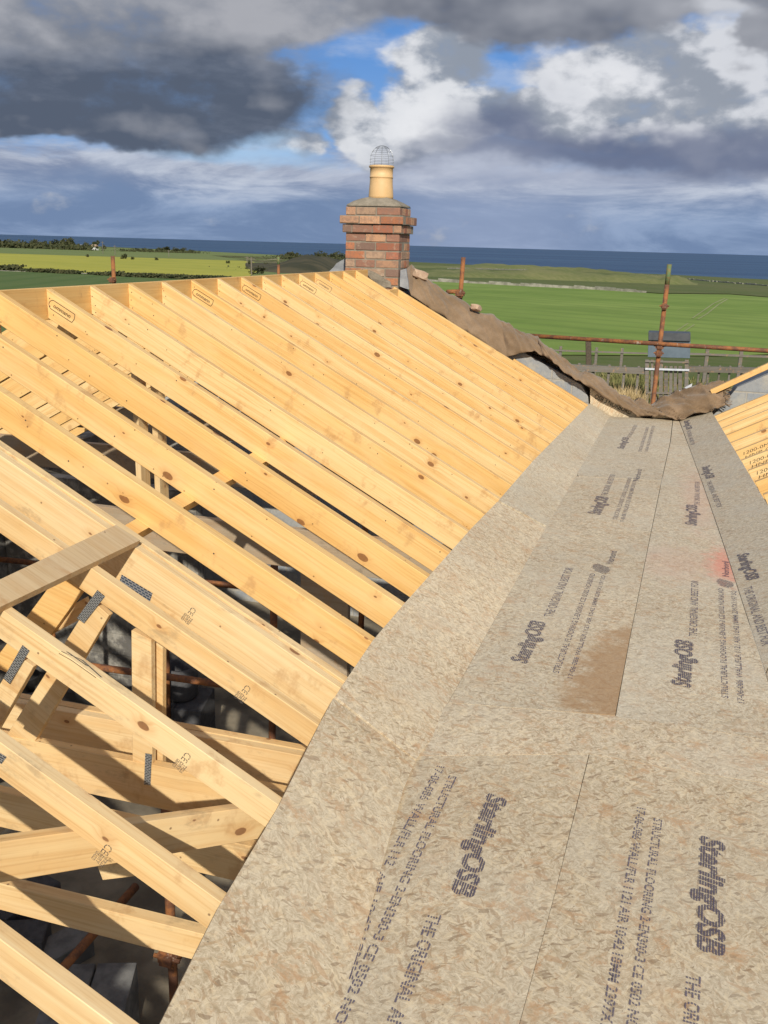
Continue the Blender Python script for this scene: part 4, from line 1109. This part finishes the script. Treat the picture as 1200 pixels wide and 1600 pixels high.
# little end boards at the gutter outlet
o = polyY('end_board', [(922,603),(1000,644),(1002,655),(955,651),(922,632)], 10.07, .018, M['osb_mid'], None)
tag(o, 'bright strand board offcut standing at the left of the gutter end, with black writing', 'board')
w0 = atY(10.07, 928, 622)
print_words(o, 'OSB 3 NORBORD', O(w0), O(atY(10.07, 985, 648)), .05, (0, 0, 1), (0, -1, 0), M['ink_bold'], bold=.02)
o = polyY('end_board', [(1019,648),(1062,649),(1060,654),(1019,653)], 10.06, .018, M['osb_mid'], None)
tag(o, 'small bright strand board strip under the cloth at the right of the gutter end', 'board')

# ------------------------------------------------------------------ chimney
CYf, CYb = 9.92, 10.36
xl, xr = atY(CYf, 539, 390).x, atY(CYf, 624, 390).x
zt_ = atY(CYf, 590, 323).z; zb = -1.3
ch = empty('chimney', O(((xl+xr)/2, (CYf+CYb)/2, -.75)), 'square orange brick chimney with a corbelled top, buff clay pot and wire bird cage', 'chimney')
bm = bmesh.new(); tone = bm.loops.layers.float_color.new('tone')
rs = random.Random(3)
CH = .0905; nc_ = int((zt_-zb)/CH)+1
pal = [(.40, .155, .075), (.44, .19, .095), (.34, .13, .075), (.40, .23, .14), (.27, .135, .09), (.20, .125, .095), (.46, .26, .15), (.36, .24, .16)]
def brick(x0, x1, y0, y1, z0, z1):
    c = rs.choice(pal); k = rs.uniform(.85, 1.15)
    j = [rs.uniform(-.003, .003) for _ in range(4)]
    for f in box(bm, x0+.006+j[0], x1-.006+j[1], y0+j[2], y1+j[3], z0+.007+j[0], z1-.007+j[1]):
        for lp_ in f.loops: lp_[tone] = (c[0]*k, c[1]*k, c[2]*k, 1)
for r_ in range(nc_):
    z1 = zt_-r_*CH; z0 = z1-CH
    e = [0.0, .055, .030][r_] if r_ < 3 else 0.0
    X0, X1, Ya, Yb_ = xl-e, xr+e, CYf-e, CYb+e
    W_ = X1-X0; st = .23; off_ = 0 if r_ % 2 else .115
    xs = [X0]; x = X0+(st if not off_ else off_)
    while x < X1-.06: xs.append(x); x += st
    xs.append(X1)
    for a, b_ in zip(xs, xs[1:]): brick(a, b_, Ya, Ya+.11, z0, z1); brick(a, b_, Yb_-.11, Yb_, z0, z1)
    ys = [Ya+.112]; y = Ya+.112+(.11 if off_ else .2)
    while y < Yb_-.15: ys.append(y); y += .23
    ys.append(Yb_-.112)
    for a, b_ in zip(ys, ys[1:]): brick(X0, X0+.11, a, b_, z0, z1); brick(X1-.11, X1, a, b_, z0, z1)
bmesh.ops.bevel(bm, geom=bm.edges[:], offset=.004, segments=1, affect='EDGES')
me = bpy.data.meshes.new('brickwork'); bmesh.ops.recalc_face_normals(bm, faces=bm.faces); bm.to_mesh(me); bm.free()
bo = link('brickwork', me, M['brick'], ch, Matrix.Identity(4) if False else Matrix.Translation(O((0, 0, 0))))
bm = bmesh.new()
box(bm, xl+.008, xr-.008, CYf+.008, CYb-.008, zb, zt_-.004)
box(bm, xl-.047, xr+.047, CYf-.047, CYb+.047, zt_-2*CH+.004, zt_-CH-.003)
box(bm, xl-.022, xr+.022, CYf-.022, CYb+.022, zt_-3*CH+.004, zt_-2*CH-.003)
link('mortar', mesh_bm('mortar', bm), M['mortar'], ch, Matrix.Translation(O((0, 0, 0))))
cx_, cy_ = (xl+xr)/2+.02, (CYf+CYb)/2
# flaunching
bm = bmesh.new(); rr_ = []
hx, hy = (xr-xl)/2-.005, (CYb-CYf)/2-.005
for k, (s_, z_) in enumerate(((1, 0), (.97, .022), (.80, .055), (.55, .085), (.42, .10))):
    ring = []
    for q in range(40):
        a = 2*pi*q/40; c_, s2 = cos(a), sin(a); kk = 1/max(abs(c_), abs(s2)) if k < 2 else (1/max(abs(c_), abs(s2)))*(1-.25*(k-1)/3)+.22*(k-1)/3
        ring.append(bm.verts.new((hx*s_*c_*kk, hy*(s_ if k < 3 else s_*1.25)*s2*kk, z_+.006*mnoise.noise(Vector((q*.7, k, 0))))))
    rr_.append(ring)
for A_, B_ in zip(rr_, rr_[1:]):
    for q in range(40): bm.faces.new((A_[q], A_[(q+1) % 40], B_[(q+1) % 40], B_[q]))
bm.faces.new(rr_[-1]); bm.faces.new(rr_[0][::-1])
me = mesh_bm('flaunching', bm); shade(me)
link('flaunching', me, M['mortar'], ch, Matrix.Translation(O((cx_-.02, cy_, zt_+.001))))
dpt = O((cx_, cy_, zt_+.3)); PB = zt_+.085; PH = atY(cy_, 592, 259).z-PB
prof = [(.132, 0), (.134, .03), (.129, .10), (.125, PH*.45), (.123, PH-.14), (.1235, PH-.125), (.127, PH-.123), (.127, PH-.113), (.123, PH-.111), (.123, PH-.025), (.134, PH-.022), (.136, PH-.008), (.130, PH), (.108, PH), (.106, PH-.03), (.106, PH-.25)]
pot = lathe('chimney_pot', prof, M['clay'], O((cx_, cy_, PB)), ch)
# wire cage
bm = bmesh.new(); R_ = .128; zb_ = PB+PH+.002; HB = .20
for k in range(10):
    a = 2*pi*k/10; pts = [(R_*cos(a), R_*sin(a), 0), (R_*cos(a), R_*sin(a), .06)]
    for q in range(1, 7): t_ = q/6*pi/2; pts.append((R_*cos(t_)*cos(a), R_*cos(t_)*sin(a), .06+.14*sin(t_)))
    tube_bm(bm, pts, .0014, 5)
for z_, r_ in ((.0, R_), (.03, R_), (.06, R_), (.10, R_*.955), (.14, R_*.82), (.175, R_*.56)):
    tube_bm(bm, [(r_*cos(2*pi*q/28), r_*sin(2*pi*q/28), z_) for q in range(29)], .0013, 5, cap=False)
me = mesh_bm('bird_cage', bm); link('bird_cage', me, M['wire'], pot, Matrix.Translation(O((cx_, cy_, zb_))))
# slates and mortar fillet at its foot
def lump(name, px, Yc, thick, mat, parent, seed=1, amp=.02):
    P_ = [atY(Yc, x, y) for x, y in px]; c = sum(P_, Vector())/len(P_); bm = bmesh.new()
    a = [bm.verts.new(p-c) for p in P_]; f = bm.faces.new(a)
    r = bmesh.ops.extrude_face_region(bm, geom=[f]); 
    for v in r['geom']:
        if isinstance(v, bmesh.types.BMVert): v.co.y += thick
    bmesh.ops.triangulate(bm, faces=bm.faces[:]); bmesh.ops.subdivide_edges(bm, edges=bm.edges[:], cuts=2, use_grid_fill=True)
    for v in bm.verts: v.co += Vector((mnoise.noise(v.co*9+Vector((seed, 0, 0))), mnoise.noise(v.co*9+Vector((0, seed, 0))), mnoise.noise(v.co*9+Vector((0, 0, seed)))))*amp
    return link(name, mesh_bm(name, bm), mat, parent, Matrix.Translation(O(c)))
lump('fillet', [(566,420),(582,424),(608,440),(612,450),(600,450),(580,436)], CYf-.02, .10, M['mortar'], ch, 2)
lump('flashing_slate', [(626,422),(634,420),(639,452),(624,448)], CYf+.02, .03, M['slate'], ch, 3, .008)
lump('slate', [(510,428),(526,412),(540,404),(545,424),(520,430)], CYf+.35, .03, M['slate'], ch, 4, .01)

# ------------------------------------------------------------------ hessian
front = [(632,424),(643,462),(671,480),(700,499),(730,519),(762,539),(793,557),(814,552),(834,548),(850,557),(867,567),(890,588),(910,598),(943,623),(973,637),(997,650),(1020,651),(1040,652),(1060,656),(1083,648),(1110,642),(1133,634)]
back  = [(646,417),(655,426),(672,440),(704,458),(739,483),(765,491),(784,500),(800,510),(817,521),(840,528),(857,545),(883,562),(910,579),(937,591),(948,605),(970,617),(987,626),(1004,636),(1033,622),(1060,612),(1088,604),(1125,598)]
bm = bmesh.new(); rows = []; NR = 260
def pl(L_, t):
    t = t*(len(L_)-1); i = min(int(t), len(L_)-2); f = t-i
    f = f*f*(3-2*f)*.5+f*.5
    return (L_[i][0]+(L_[i+1][0]-L_[i][0])*f, L_[i][1]+(L_[i+1][1]-L_[i][1])*f)
for k in range(NR+1):
    t = k/NR; a = atY(9.98, *pl(front, t)); b_ = atY(10.36, *pl(back, t)); row = []
    big = 1 if t < .38 else .7
    for j in range(25):
        s = j/24
        if s <= .72:
            u = s/.72; p = a.lerp(b_, u); p.z += (.03 if t < .42 else .02)*sin(pi*u); p.y -= (.02 if t < .42 else .06)*sin(pi*u)
        else:
            u = (s-.72)/.28; p = b_+Vector((0, .12*u, -.55*u))
        nz = mnoise.noise(Vector((t*26, s*1.6, 2.2))); n2 = mnoise.noise(Vector((t*70+s*3, s*4, 7)))
        amp = .035 if t < .42 else .055 if t < .74 else .085
        edge = 1 if j else .35
        fo = 1-abs(mnoise.noise(Vector((t*30+s*5.0, s*1.6, 11))))*3.2
        p += Vector((.2, -.8, .5))*max(0, fo)*(.024 if t < .42 else .042 if t < .74 else .080)*edge
        p += Vector((.4*nz, -.5*nz, .8*nz))*amp*edge+Vector((0, -.5, .6))*n2*.022*edge
        row.append(bm.verts.new(O(p)))
    rows.append(row)
for A_, B_ in zip(rows, rows[1:]):
    for j in range(24): bm.faces.new((A_[j], A_[j+1], B_[j+1], B_[j]))
rsf = random.Random(5)
for j in range(0, 24):
    a = rows[-1][j].co; b_ = rows[-1][j+1].co
    for q in range(4):
        p = a.lerp(b_, q/4); d = Vector((rsf.uniform(.02, .07), rsf.uniform(-.02, .01), rsf.uniform(-.03, .01))); w_ = (b_-a)*.12
        bm.faces.new([bm.verts.new(p), bm.verts.new(p+w_), bm.verts.new(p+w_+d), bm.verts.new(p+d)])
me = mesh_bm('hessian_cloth', bm); shade(me)
cl = link('hessian_cloth', me, M['hessian'], None)
md = cl.modifiers.new('thickness', 'SOLIDIFY'); md.thickness = .008
# reset origin near the cloth
cc_ = O(atY(10.1, 850, 560)); cl.data.transform(Matrix.Translation(-cc_)); cl.matrix_basis = Matrix.Translation(cc_)
tag(cl, 'long brown hessian cloth draped from the chimney down the gable and across the gutter end', 'cloth')
# stones holding it
def stone(px, py, s, mat, label, Yc=10.2, seed=0, sq=(1, .8, .6), name='stone'):
    bm = bmesh.new(); bmesh.ops.create_icosphere(bm, subdivisions=2, radius=1)
    for v in bm.verts:
        v.co.x = max(-.72, min(.72, v.co.x)); v.co.y = max(-.7, min(.7, v.co.y)); v.co.z = max(-.65, min(.65, v.co.z))
        v.co *= 1+.16*mnoise.noise(v.co*1.7+Vector((seed, 3, 1)))
        v.co = Vector((v.co.x*s*sq[0], v.co.y*s*sq[1], v.co.z*s*sq[2]))
    o = link(name, mesh_bm(name, bm), mat, None, Matrix.Translation(O(atY(Yc, px, py))) @ Matrix.Rotation(.45+seed, 4, 'Z') @ Matrix.Rotation(.3, 4, 'Y'))
    return tag(o, label, 'stone')
stone(655, 429, .12, M['stone'], 'pinkish stone block weighing down the cloth beside the chimney', 10.2, .2)
stone(744, 481, .085, M['stone'], 'pale rough stone holding the cloth halfway down the gable', 10.25, .9)
# a crumpled sheet of membrane between the cloth folds
o = lump('plastic_sheet', [(1058,612),(1080,600),(1080,612),(1068,622),(1045,628),(1032,640),(1040,628)], 10.33, .02, M['paper'], None, 6, .02)
tag(o, 'crumpled pale sheeting caught behind the cloth at the gutter end', 'sheeting')

# ------------------------------------------------------------------ scaffold
def coupler(parent, P, r, axis=(1, 0, 0)):
    bm = bmesh.new()
    box(bm, -r*1.35, r*1.35, -r*1.5, r*1.2, -r*1.2, r*1.2)
    bmesh.ops.bevel(bm, geom=bm.edges[:], offset=r*.45, segments=2, affect='EDGES')
    tube_bm(bm, [(-r*1.9, -r*.9, r*.2), (r*1.9, -r*.9, r*.2)], r*.30, 8)
    return link('coupler', mesh_bm('coupler', bm), M['rust'], parent, Matrix.Translation(P))
SY = 11.2
a = atY(SY, 1046, 413); b_ = atY(SY, 1021, 622); dn = (b_-a).normalized()
bot = b_+dn*((-5.3-b_.z)/dn.z)
st_ = empty('scaffold_post', O(bot), 'tall leaning rusty scaffold post with a green painted tip, behind the gutter end', 'scaffold post')
tube('tube', [O(a+dn*.22), O(bot)], .026, M['rust'], st_)
tube('painted_tip', [O(a), O(a+dn*.22)], .0262, M['green_paint'], st_)
coupler(st_, O(a.lerp(b_, .305)+Vector((0, -.03, 0))), .028); coupler(st_, O(a.lerp(b_, .60)+Vector((0, -.03, 0))), .034)
coupler(st_, O(a.lerp(b_, .655)+Vector((0, -.03, 0))), .030)
a = atY(SY-.07, 820, 524); b_ = atY(SY-.07, 1230, 550); dn = (b_-a).normalized()
tag(tube('scaffold_rail', [O(a-dn*.3), O(b_+dn*1.8)], .0255, M['rust']), 'long rusty horizontal scaffold rail with flaking white paint, crossing behind the gutter end', 'scaffold rail')
a = atY(10.9, 724, 402); b_ = atY(10.9, 719, 466); dn = (b_-a).normalized(); bot = b_+dn*((-5.3-b_.z)/dn.z)
st_ = empty('scaffold_post', O(bot), 'short orange scaffold post rising behind the cloth between the two stones', 'scaffold post')
tube('tube', [O(a), O(bot)], .026, M['rust'], st_); coupler(st_, O(a.lerp(b_, .88)+Vector((0, -.03, 0))), .036)
tube('putlog', [O(atY(10.85, 698, 456)), O(atY(10.95, 722, 455))], .024, M['rust'], st_)
for (x_, y0_, y1_, X_, lb, gt) in ((176, 400, 440, -6.9, 'rusty scaffold post standing beyond the ridge near the left edge', 0), (435, 401, 432, -6.9, 'thin scaffold post with a green top beyond the ridge, left of the chimney', 1)):
    a = atX(X_, x_, y0_); b_ = atX(X_, x_+2, y1_); a2 = Vector((a.x, a.y, -5.1))
    st_ = empty('scaffold_post', O(a2), lb, 'scaffold post')
    if gt: tube('painted_tip', [O(a), O(a+Vector((0, 0, -.14)))], .0265, M['green_paint'], st_); a = a+Vector((0, 0, -.14))
    tube('tube', [O(a), O(a2)], .0262, M['rust'], st_)
    coupler(st_, O(a+Vector((0, -.03, -.30))), .03)

# ------------------------------------------------------------------ beyond the gable: fences, gate frame, reeds
FY = 34
def gz(x, y): return zt(x, y)
def wood_post(P, h, w, mat, name='post', parent=None, tilt=0):
    bm = bmesh.new(); box(bm, -w/2, w/2, -w/2, w/2, -.2, h); bmesh.ops.bevel(bm, geom=bm.edges[:], offset=w*.1, segments=1, affect='EDGES')
    return link(name, mesh_bm(name, bm), mat, parent, Matrix.Translation(P) @ Matrix.Rotation(tilt, 4, 'Y'))
# near rail fence
def rail_fence(x0, x1, yp, Yd, label, rails, postpx, mat, ph, pw=.09):
    pA = atY(Yd, x0, yp[0]); pB = atY(Yd, x1, yp[1])
    t = empty('fence', O((pA.x, Yd, gz(pA.x, Yd))), label, 'fence')
    for dz_, dp, th in rails:
        beam('rail', O(pA+Vector((0, 0, dz_))), O(pB+Vector((0, 0, dz_))), dp, th, mat, t)
    for x in postpx:
        p = atY(Yd+.07, x, yp[0]+(yp[1]-yp[0])*(x-x0)/(x1-x0)); z_ = gz(p.x, Yd)
        wood_post(O((p.x, Yd+.09, z_)), p.z-z_+ph, pw, mat, 'post', t)
    return t
rail_fence(868, 1012, (568, 575), 34, 'grey rail fence left of the timber gate frame, in front of the dry reeds', [(0, .22, .12)], (882, 905, 928, 952, 976, 998), M['grey_wood'], .05)
rail_fence(1074, 1260, (572, 576), 34, 'grey rail fence with thin stakes right of the timber gate frame', [(0, .20, .12)], (1093, 1108, 1125, 1141, 1160, 1185, 1215), M['grey_wood'], .04, .07)
rail_fence(860, 1012, (546, 551), 42, 'pale far rail fence along the green field, left of the gate frame', [(0, .07, .04)], (876, 932, 972), M['grey_wood'], .15, .12)
rail_fence(1074, 1260, (551, 558), 42, 'pale far rail fence along the green field, right of the gate frame', [(0, .09, .05)], (1105, 1158, 1212), M['grey_wood'], .25, .15)
P = gp(923, 588); tag(wood_post(O((atY(40, 926, 546).x, 40, gz(0, 40))), 2.1, .22, M['bark'], 'gate_post', None, -.1), 'thick dark leaning post in the dry grass left of the gate frame', 'post')
# gate frame with slatted door and blue-grey box
gf = empty('timber_gate', O((atY(34, 1043, 600).x, 34, gz(0, 34))), 'weathered grey timber gate frame with a slatted door under a blue-grey box', 'gate')
def vplank(x0, x1, y0, y1, Yd, mat, name, parent): return polyY(name, [(x0, y0), (x1, y0), (x1-1, y1), (x0-1, y1)], Yd, .06, mat, parent, .004)
for (x0, x1) in ((1008,1014),(1017,1021),(1030,1036),(1070,1076)): vplank(x0, x1, 562, 646, 33.9, M['grey_wood'], 'upright', gf)
for (x0, x1) in ((1038,1044),(1046,1051),(1053,1058),(1060,1066)): vplank(x0, x1, 572, 646, 34.0, M['grey_wood'], 'slat', gf)
for (x0, x1) in ((1010,1013),(1022,1027)): vplank(x0, x1, 570, 646, 34.05, M['grey_wood'], 'slat', gf)
for y_ in (563, 575, 612): polyY('cross_rail', [(1008,y_),(1077,y_+2),(1077,y_+5),(1008,y_+3)], 33.84, .05, M['grey_wood'] if y_ != 575 else M['paper'], gf, .004)
bx0 = atY(33.8, 1014, 520); bx1 = atY(33.8, 1079, 561)
M['cabinet'] = simple('blue_grey_sheet', (.13, .17, .21), (.10, .135, .17), 2, .5)
M['cabinet_top'] = simple('dark_grey_sheet', (.05, .055, .065), (.075, .08, .09), 3, .6)
polyY('box', [(1013,531),(1079,533),(1078,560),(1012,558)], 33.8, .7, M['cabinet'], gf, .01)
polyY('box_lid', [(1013,519),(1079,521),(1079,533.5),(1013,531.5)], 33.7, .8, M['cabinet_top'], gf, .01)
# dry reeds and rough grass
def blades(name, region, n, h, w, mat, seed, label, cat=None):
    rs = np.random.RandomState(seed); bm = bmesh.new(); x0, x1, y0, y1 = region
    for k in range(n):
        x, y = rs.uniform(x0, x1), rs.uniform(y0, y1); z = CAMZ+zt(x, y)
        dens = .5+.9*mnoise.noise(Vector((x*.5, y*.4, seed)))
        if rs.uniform() > dens+.25: continue
        hh = h*rs.uniform(.45, 1.1)*(.6+.5*dens); lx, ly = rs.normal(scale=.18)*hh, rs.normal(scale=.12)*hh; ww = w*rs.uniform(.5, 1.3)
        a_ = rs.uniform(0, 3.14); ex, ey = cos(a_)*ww, sin(a_)*ww
        b0 = Vector((x, y, z-.05))
        v = [bm.verts.new(b0+Vector((-ex, -ey, 0))), bm.verts.new(b0+Vector((ex, ey, 0))), bm.verts.new(b0+Vector((lx*.6+ex*.7, ly*.6+ey*.7, hh*.7))), bm.verts.new(b0+Vector((lx*1.2, ly*1.2, hh))), bm.verts.new(b0+Vector((lx*.6-ex*.7, ly*.6-ey*.7, hh*.7)))]
        bm.faces.new(v)
    me = mesh_bm(name, bm); return tag(link(name, me, mat), label, cat, None, 'stuff')
xa_, xb_ = atY(32, 880, 600).x, atY(32, 1010, 600).x
blades('reeds', (xa_+.6, xb_, 29.5, 33.4), 2600, 1.05, .022, M['reed'], 5, 'tall pale dry reeds behind the gutter end', 'reeds')
blades('rough_grass', (atY(38, 850, 560).x, atY(38, 1230, 560).x, 34.5, 42.5), 9000, .8, .03, M['rough'], 6, 'dry rough grass along the field fence', 'grass')
blades('rough_grass', (atY(32, 1076, 600).x, atY(32, 1250, 560).x, 29, 34), 2500, 1.0, .025, M['rough'], 8, 'dry rough grass right of the gate frame', 'grass')
# pond / dark yard strip
bm = bmesh.new(); q = [gp(860, 668, .05), gp(1150, 668, .05), gp(1150, 612, .05), gp(860, 612, .05)]
bm.faces.new([bm.verts.new(O(p)) for p in q]); M['yard'] = simple('wet_dark_yard', (.07, .07, .07), (.13, .125, .115), .8, .5)
tag(link('yard', mesh_bm('yard', bm), M['yard']), kind='structure')

# ------------------------------------------------------------------ the open rooms below
FZ = -4.4
bm = bmesh.new(); box(bm, -6.6, 3.6, -3.0, 10.5, FZ-.15, FZ)
tag(link('concrete_floor', mesh_bm('concrete_floor', bm), M['concrete'], None, Matrix.Translation((0, 0, CAMZ))), kind='structure')
def wall(name, x0, x1, y0, y1, z0, z1, label, mat='inner'):
    bm = bmesh.new(); box(bm, 0, x1-x0, 0, y1-y0, 0, z1-z0)
    return tag(link(name, mesh_bm(name, bm), M[mat], None, Matrix.Translation(O((x0, y0, z0)))), label, 'wall')
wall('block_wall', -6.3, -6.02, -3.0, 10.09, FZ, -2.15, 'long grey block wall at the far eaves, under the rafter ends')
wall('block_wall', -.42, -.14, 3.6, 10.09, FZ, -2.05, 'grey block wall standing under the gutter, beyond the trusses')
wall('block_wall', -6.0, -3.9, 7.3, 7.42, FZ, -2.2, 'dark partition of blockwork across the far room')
# ceiling ties
for k, (Y_, x0_, x1_) in enumerate(((4.98, -5.8, -.75), (6.6, -5.8, -.7), (8.2, -5.8, -.7))):
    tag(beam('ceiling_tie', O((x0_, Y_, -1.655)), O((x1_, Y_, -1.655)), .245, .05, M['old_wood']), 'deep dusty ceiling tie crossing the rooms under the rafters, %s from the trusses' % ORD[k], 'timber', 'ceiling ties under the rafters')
for k, (x_, Y_) in enumerate(((-3.68, 6.0), (-3.56, 6.06))):
    tag(beam('prop', O((x_, Y_, -.80)), O((x_, Y_, -2.0)), .13, .045, M['truss'], up=(0, -1, 0)), 'upright pine prop under the ridge, %s of the pair' % ('left' if k == 0 else 'right'), 'timber', 'props under the ridge')
# weathered board standing in the gap
pa = atY(5.25, 470, 872); pb = atY(5.25, 545, 872)
bm = bmesh.new(); box(bm, 0, pb.x-pa.x, 0, .05, -2.75, -.0)
tag(link('shuttering_board', mesh_bm('shuttering_board', bm), M['old_wood'], None, Matrix.Translation(O((pa.x, 5.25, -1.92)))), 'stained upright board seen between the rafters near the gutter', 'board')
# loose things on the floor
def block(P, rz, label, size=(.44, .215, .14), mat='block', group=None):
    bm = bmesh.new(); box(bm, -size[0]/2, size[0]/2, -size[1]/2, size[1]/2, 0, size[2]); bmesh.ops.bevel(bm, geom=bm.edges[:], offset=.006, segments=1, affect='EDGES')
    rs_ = random.Random(P[0]*100)
    for v in bm.verts: v.co += Vector((rs_.uniform(-1, 1), rs_.uniform(-1, 1), rs_.uniform(-1, 1)))*.002
    return tag(link('concrete_block', mesh_bm('concrete_block', bm), M[mat], None, Matrix.Translation(O(P)) @ Matrix.Rotation(rz, 4, 'Z')), label, 'concrete block', group)
names = ['bottom', 'second', 'third', 'fourth', 'top']
base = atZ(FZ, 215, 1590)
bx_, by_ = -2.52, 3.50
for r_ in range(2):
    for c_ in range(2):
        lb = 'grey concrete block, %s layer of the stack in the bottom left, %s of the two' % (['lower', 'upper'][r_], ['left', 'right'][c_])
        block((bx_-.24+.23*c_*cos(.35)+.01*r_, by_+.23*c_*sin(.35)-.0, FZ+.215*r_), .35+pi/2+.04*((r_*7+c_*3) % 3-1), lb, (.44, .14+.08, .213), 'block', 'concrete blocks of the stack in the bottom left')
block((-3.25, 4.05, FZ), 1.1, 'lone concrete block lying left of the stack in the bottom left')
pR = atZ(FZ+.55, 283, 1085)
for r_ in range(2):
    for c_ in range(2):
        block((pR.x-.12+.25*c_, pR.y, FZ+.27*r_), .2, 'dark concrete block under the round clay liner, %s %s' % (['lower', 'upper'][r_], ['left', 'right'][c_]), (.24, .44, .265), 'darkblock', 'dark blocks under the round liner')
lathe_o = lathe('flue_liner', [(.14, 0), (.15, .02), (.15, .26), (.14, .285), (.115, .285), (.112, .06), (.02, .05)], M['darkblock'], O((pR.x, pR.y, FZ+.545)))
tag(lathe_o, 'round dark concrete flue liner standing on blocks between the trusses', 'flue liner')
for k, (x, y, rz, mt, lb) in enumerate(((135,1165,.3,'block','pale block on the floor seen under the second truss'), (175,1150,1.1,'darkblock','dark block leaning by the pale one under the second truss'), (60,1120,.9,'block','block on the floor near the left edge, behind the trusses'),
        (455,1205,.2,'darkblock','dark block half hidden by the edge of the gutter boards'), (350,1330,.6,'block','block on the floor under the smudged diagonal timber'), (80,745,.4,'block','pale block in the far room near the left edge'), (40,1440,1.3,'darkblock','dark block near the left edge beside the rusty tube'), (20,1500,.4,'darkblock','dark block at the left edge under the near truss'))):
    p = atZ(FZ, x, y); block((p.x, p.y, FZ), rz, lb, (.44, .215, .215), mt)
# black trestle
p = atZ(FZ+.4, 150, 1135)
tr_ = empty('trestle', O((p.x, p.y, FZ)), 'black steel trestle standing on the slab under the trusses', 'trestle')
bm = bmesh.new(); box(bm, -.55, .55, -.04, .04, .62, .70); link('top_bar', mesh_bm('top_bar', bm), M['black'], tr_, Matrix.Translation(O((p.x, p.y, FZ))))
for sx in (-.45, .45):
    for sy in (-.22, .22): tube('leg', [O((p.x+sx, p.y, FZ+.64)), O((p.x+sx*1.1, p.y+sy, FZ))], .022, M['black'], tr_)
for (x, y, X_, lb) in ((40,1100,0,'black bucket on the slab near the left edge'), (210,1130,1,'black bucket beside the trestle, under the second truss')):
    p = atZ(FZ, x, y)
    tag(lathe('bucket', [(.11, 0), (.12, .01), (.15, .30), (.155, .31), (.145, .31), (.115, .02), (.01, .018)], M['black'], O((p.x, p.y, FZ))), lb, 'bucket')
# scaffold tubes indoors
tag(tube('scaffold_tube', [O(atY(3.3, 60, 1556)), O(atY(4.2, 212, 1385))], .026, M['rust']), 'rusty scaffold tube lying diagonally in the bottom left, above the slab', 'scaffold tube')
pp = atY(3.7, 264, 1380)
st_ = empty('scaffold_post', O((pp.x, pp.y, FZ)), 'dark upright scaffold post beside the edge of the near gutter boards', 'scaffold post')
tube('tube', [O((pp.x, pp.y, -1.95)), O((pp.x, pp.y, FZ))], .026, M['rust'], st_); coupler(st_, O(atY(3.68, 266, 1492)), .04)
for k, (x, Y_) in enumerate(((420, 5.6), (255, 6.4), (75, 5.6), (560, 7.2))):
    q = atY(Y_, x, 980)
    tag(tube('scaffold_tube', [O((q.x, Y_, FZ)), O((q.x+.05, Y_, -1.95))], .026, M['rust']), 'upright rusty tube in the shaded rooms, %s' % ['between the doubled truss and near rafter', 'left of the doubled truss', 'near the left edge', 'close under the gutter'][k], 'scaffold tube')
for k, (y0_, z_) in enumerate(((5.2, -3.0), (6.8, -2.9))):
    tag(tube('scaffold_rail', [O((-5.9, y0_, z_)), O((-.6, y0_+.3, z_))], .026, M['rust']), 'rusty scaffold rail crossing the shaded rooms, %s' % ['nearer', 'farther'][k], 'scaffold rail')
# planks leaning indoors
for k, (a, b_) in enumerate((((-4.6, 3.4, FZ+.02), (-2.9, 4.6, FZ+1.6)), ((-5.2, 5.3, FZ+.02), (-3.6, 6.0, FZ+.9)), ((-1.2, 3.6, FZ+.01), (-1.0, 5.6, FZ+.5)))):
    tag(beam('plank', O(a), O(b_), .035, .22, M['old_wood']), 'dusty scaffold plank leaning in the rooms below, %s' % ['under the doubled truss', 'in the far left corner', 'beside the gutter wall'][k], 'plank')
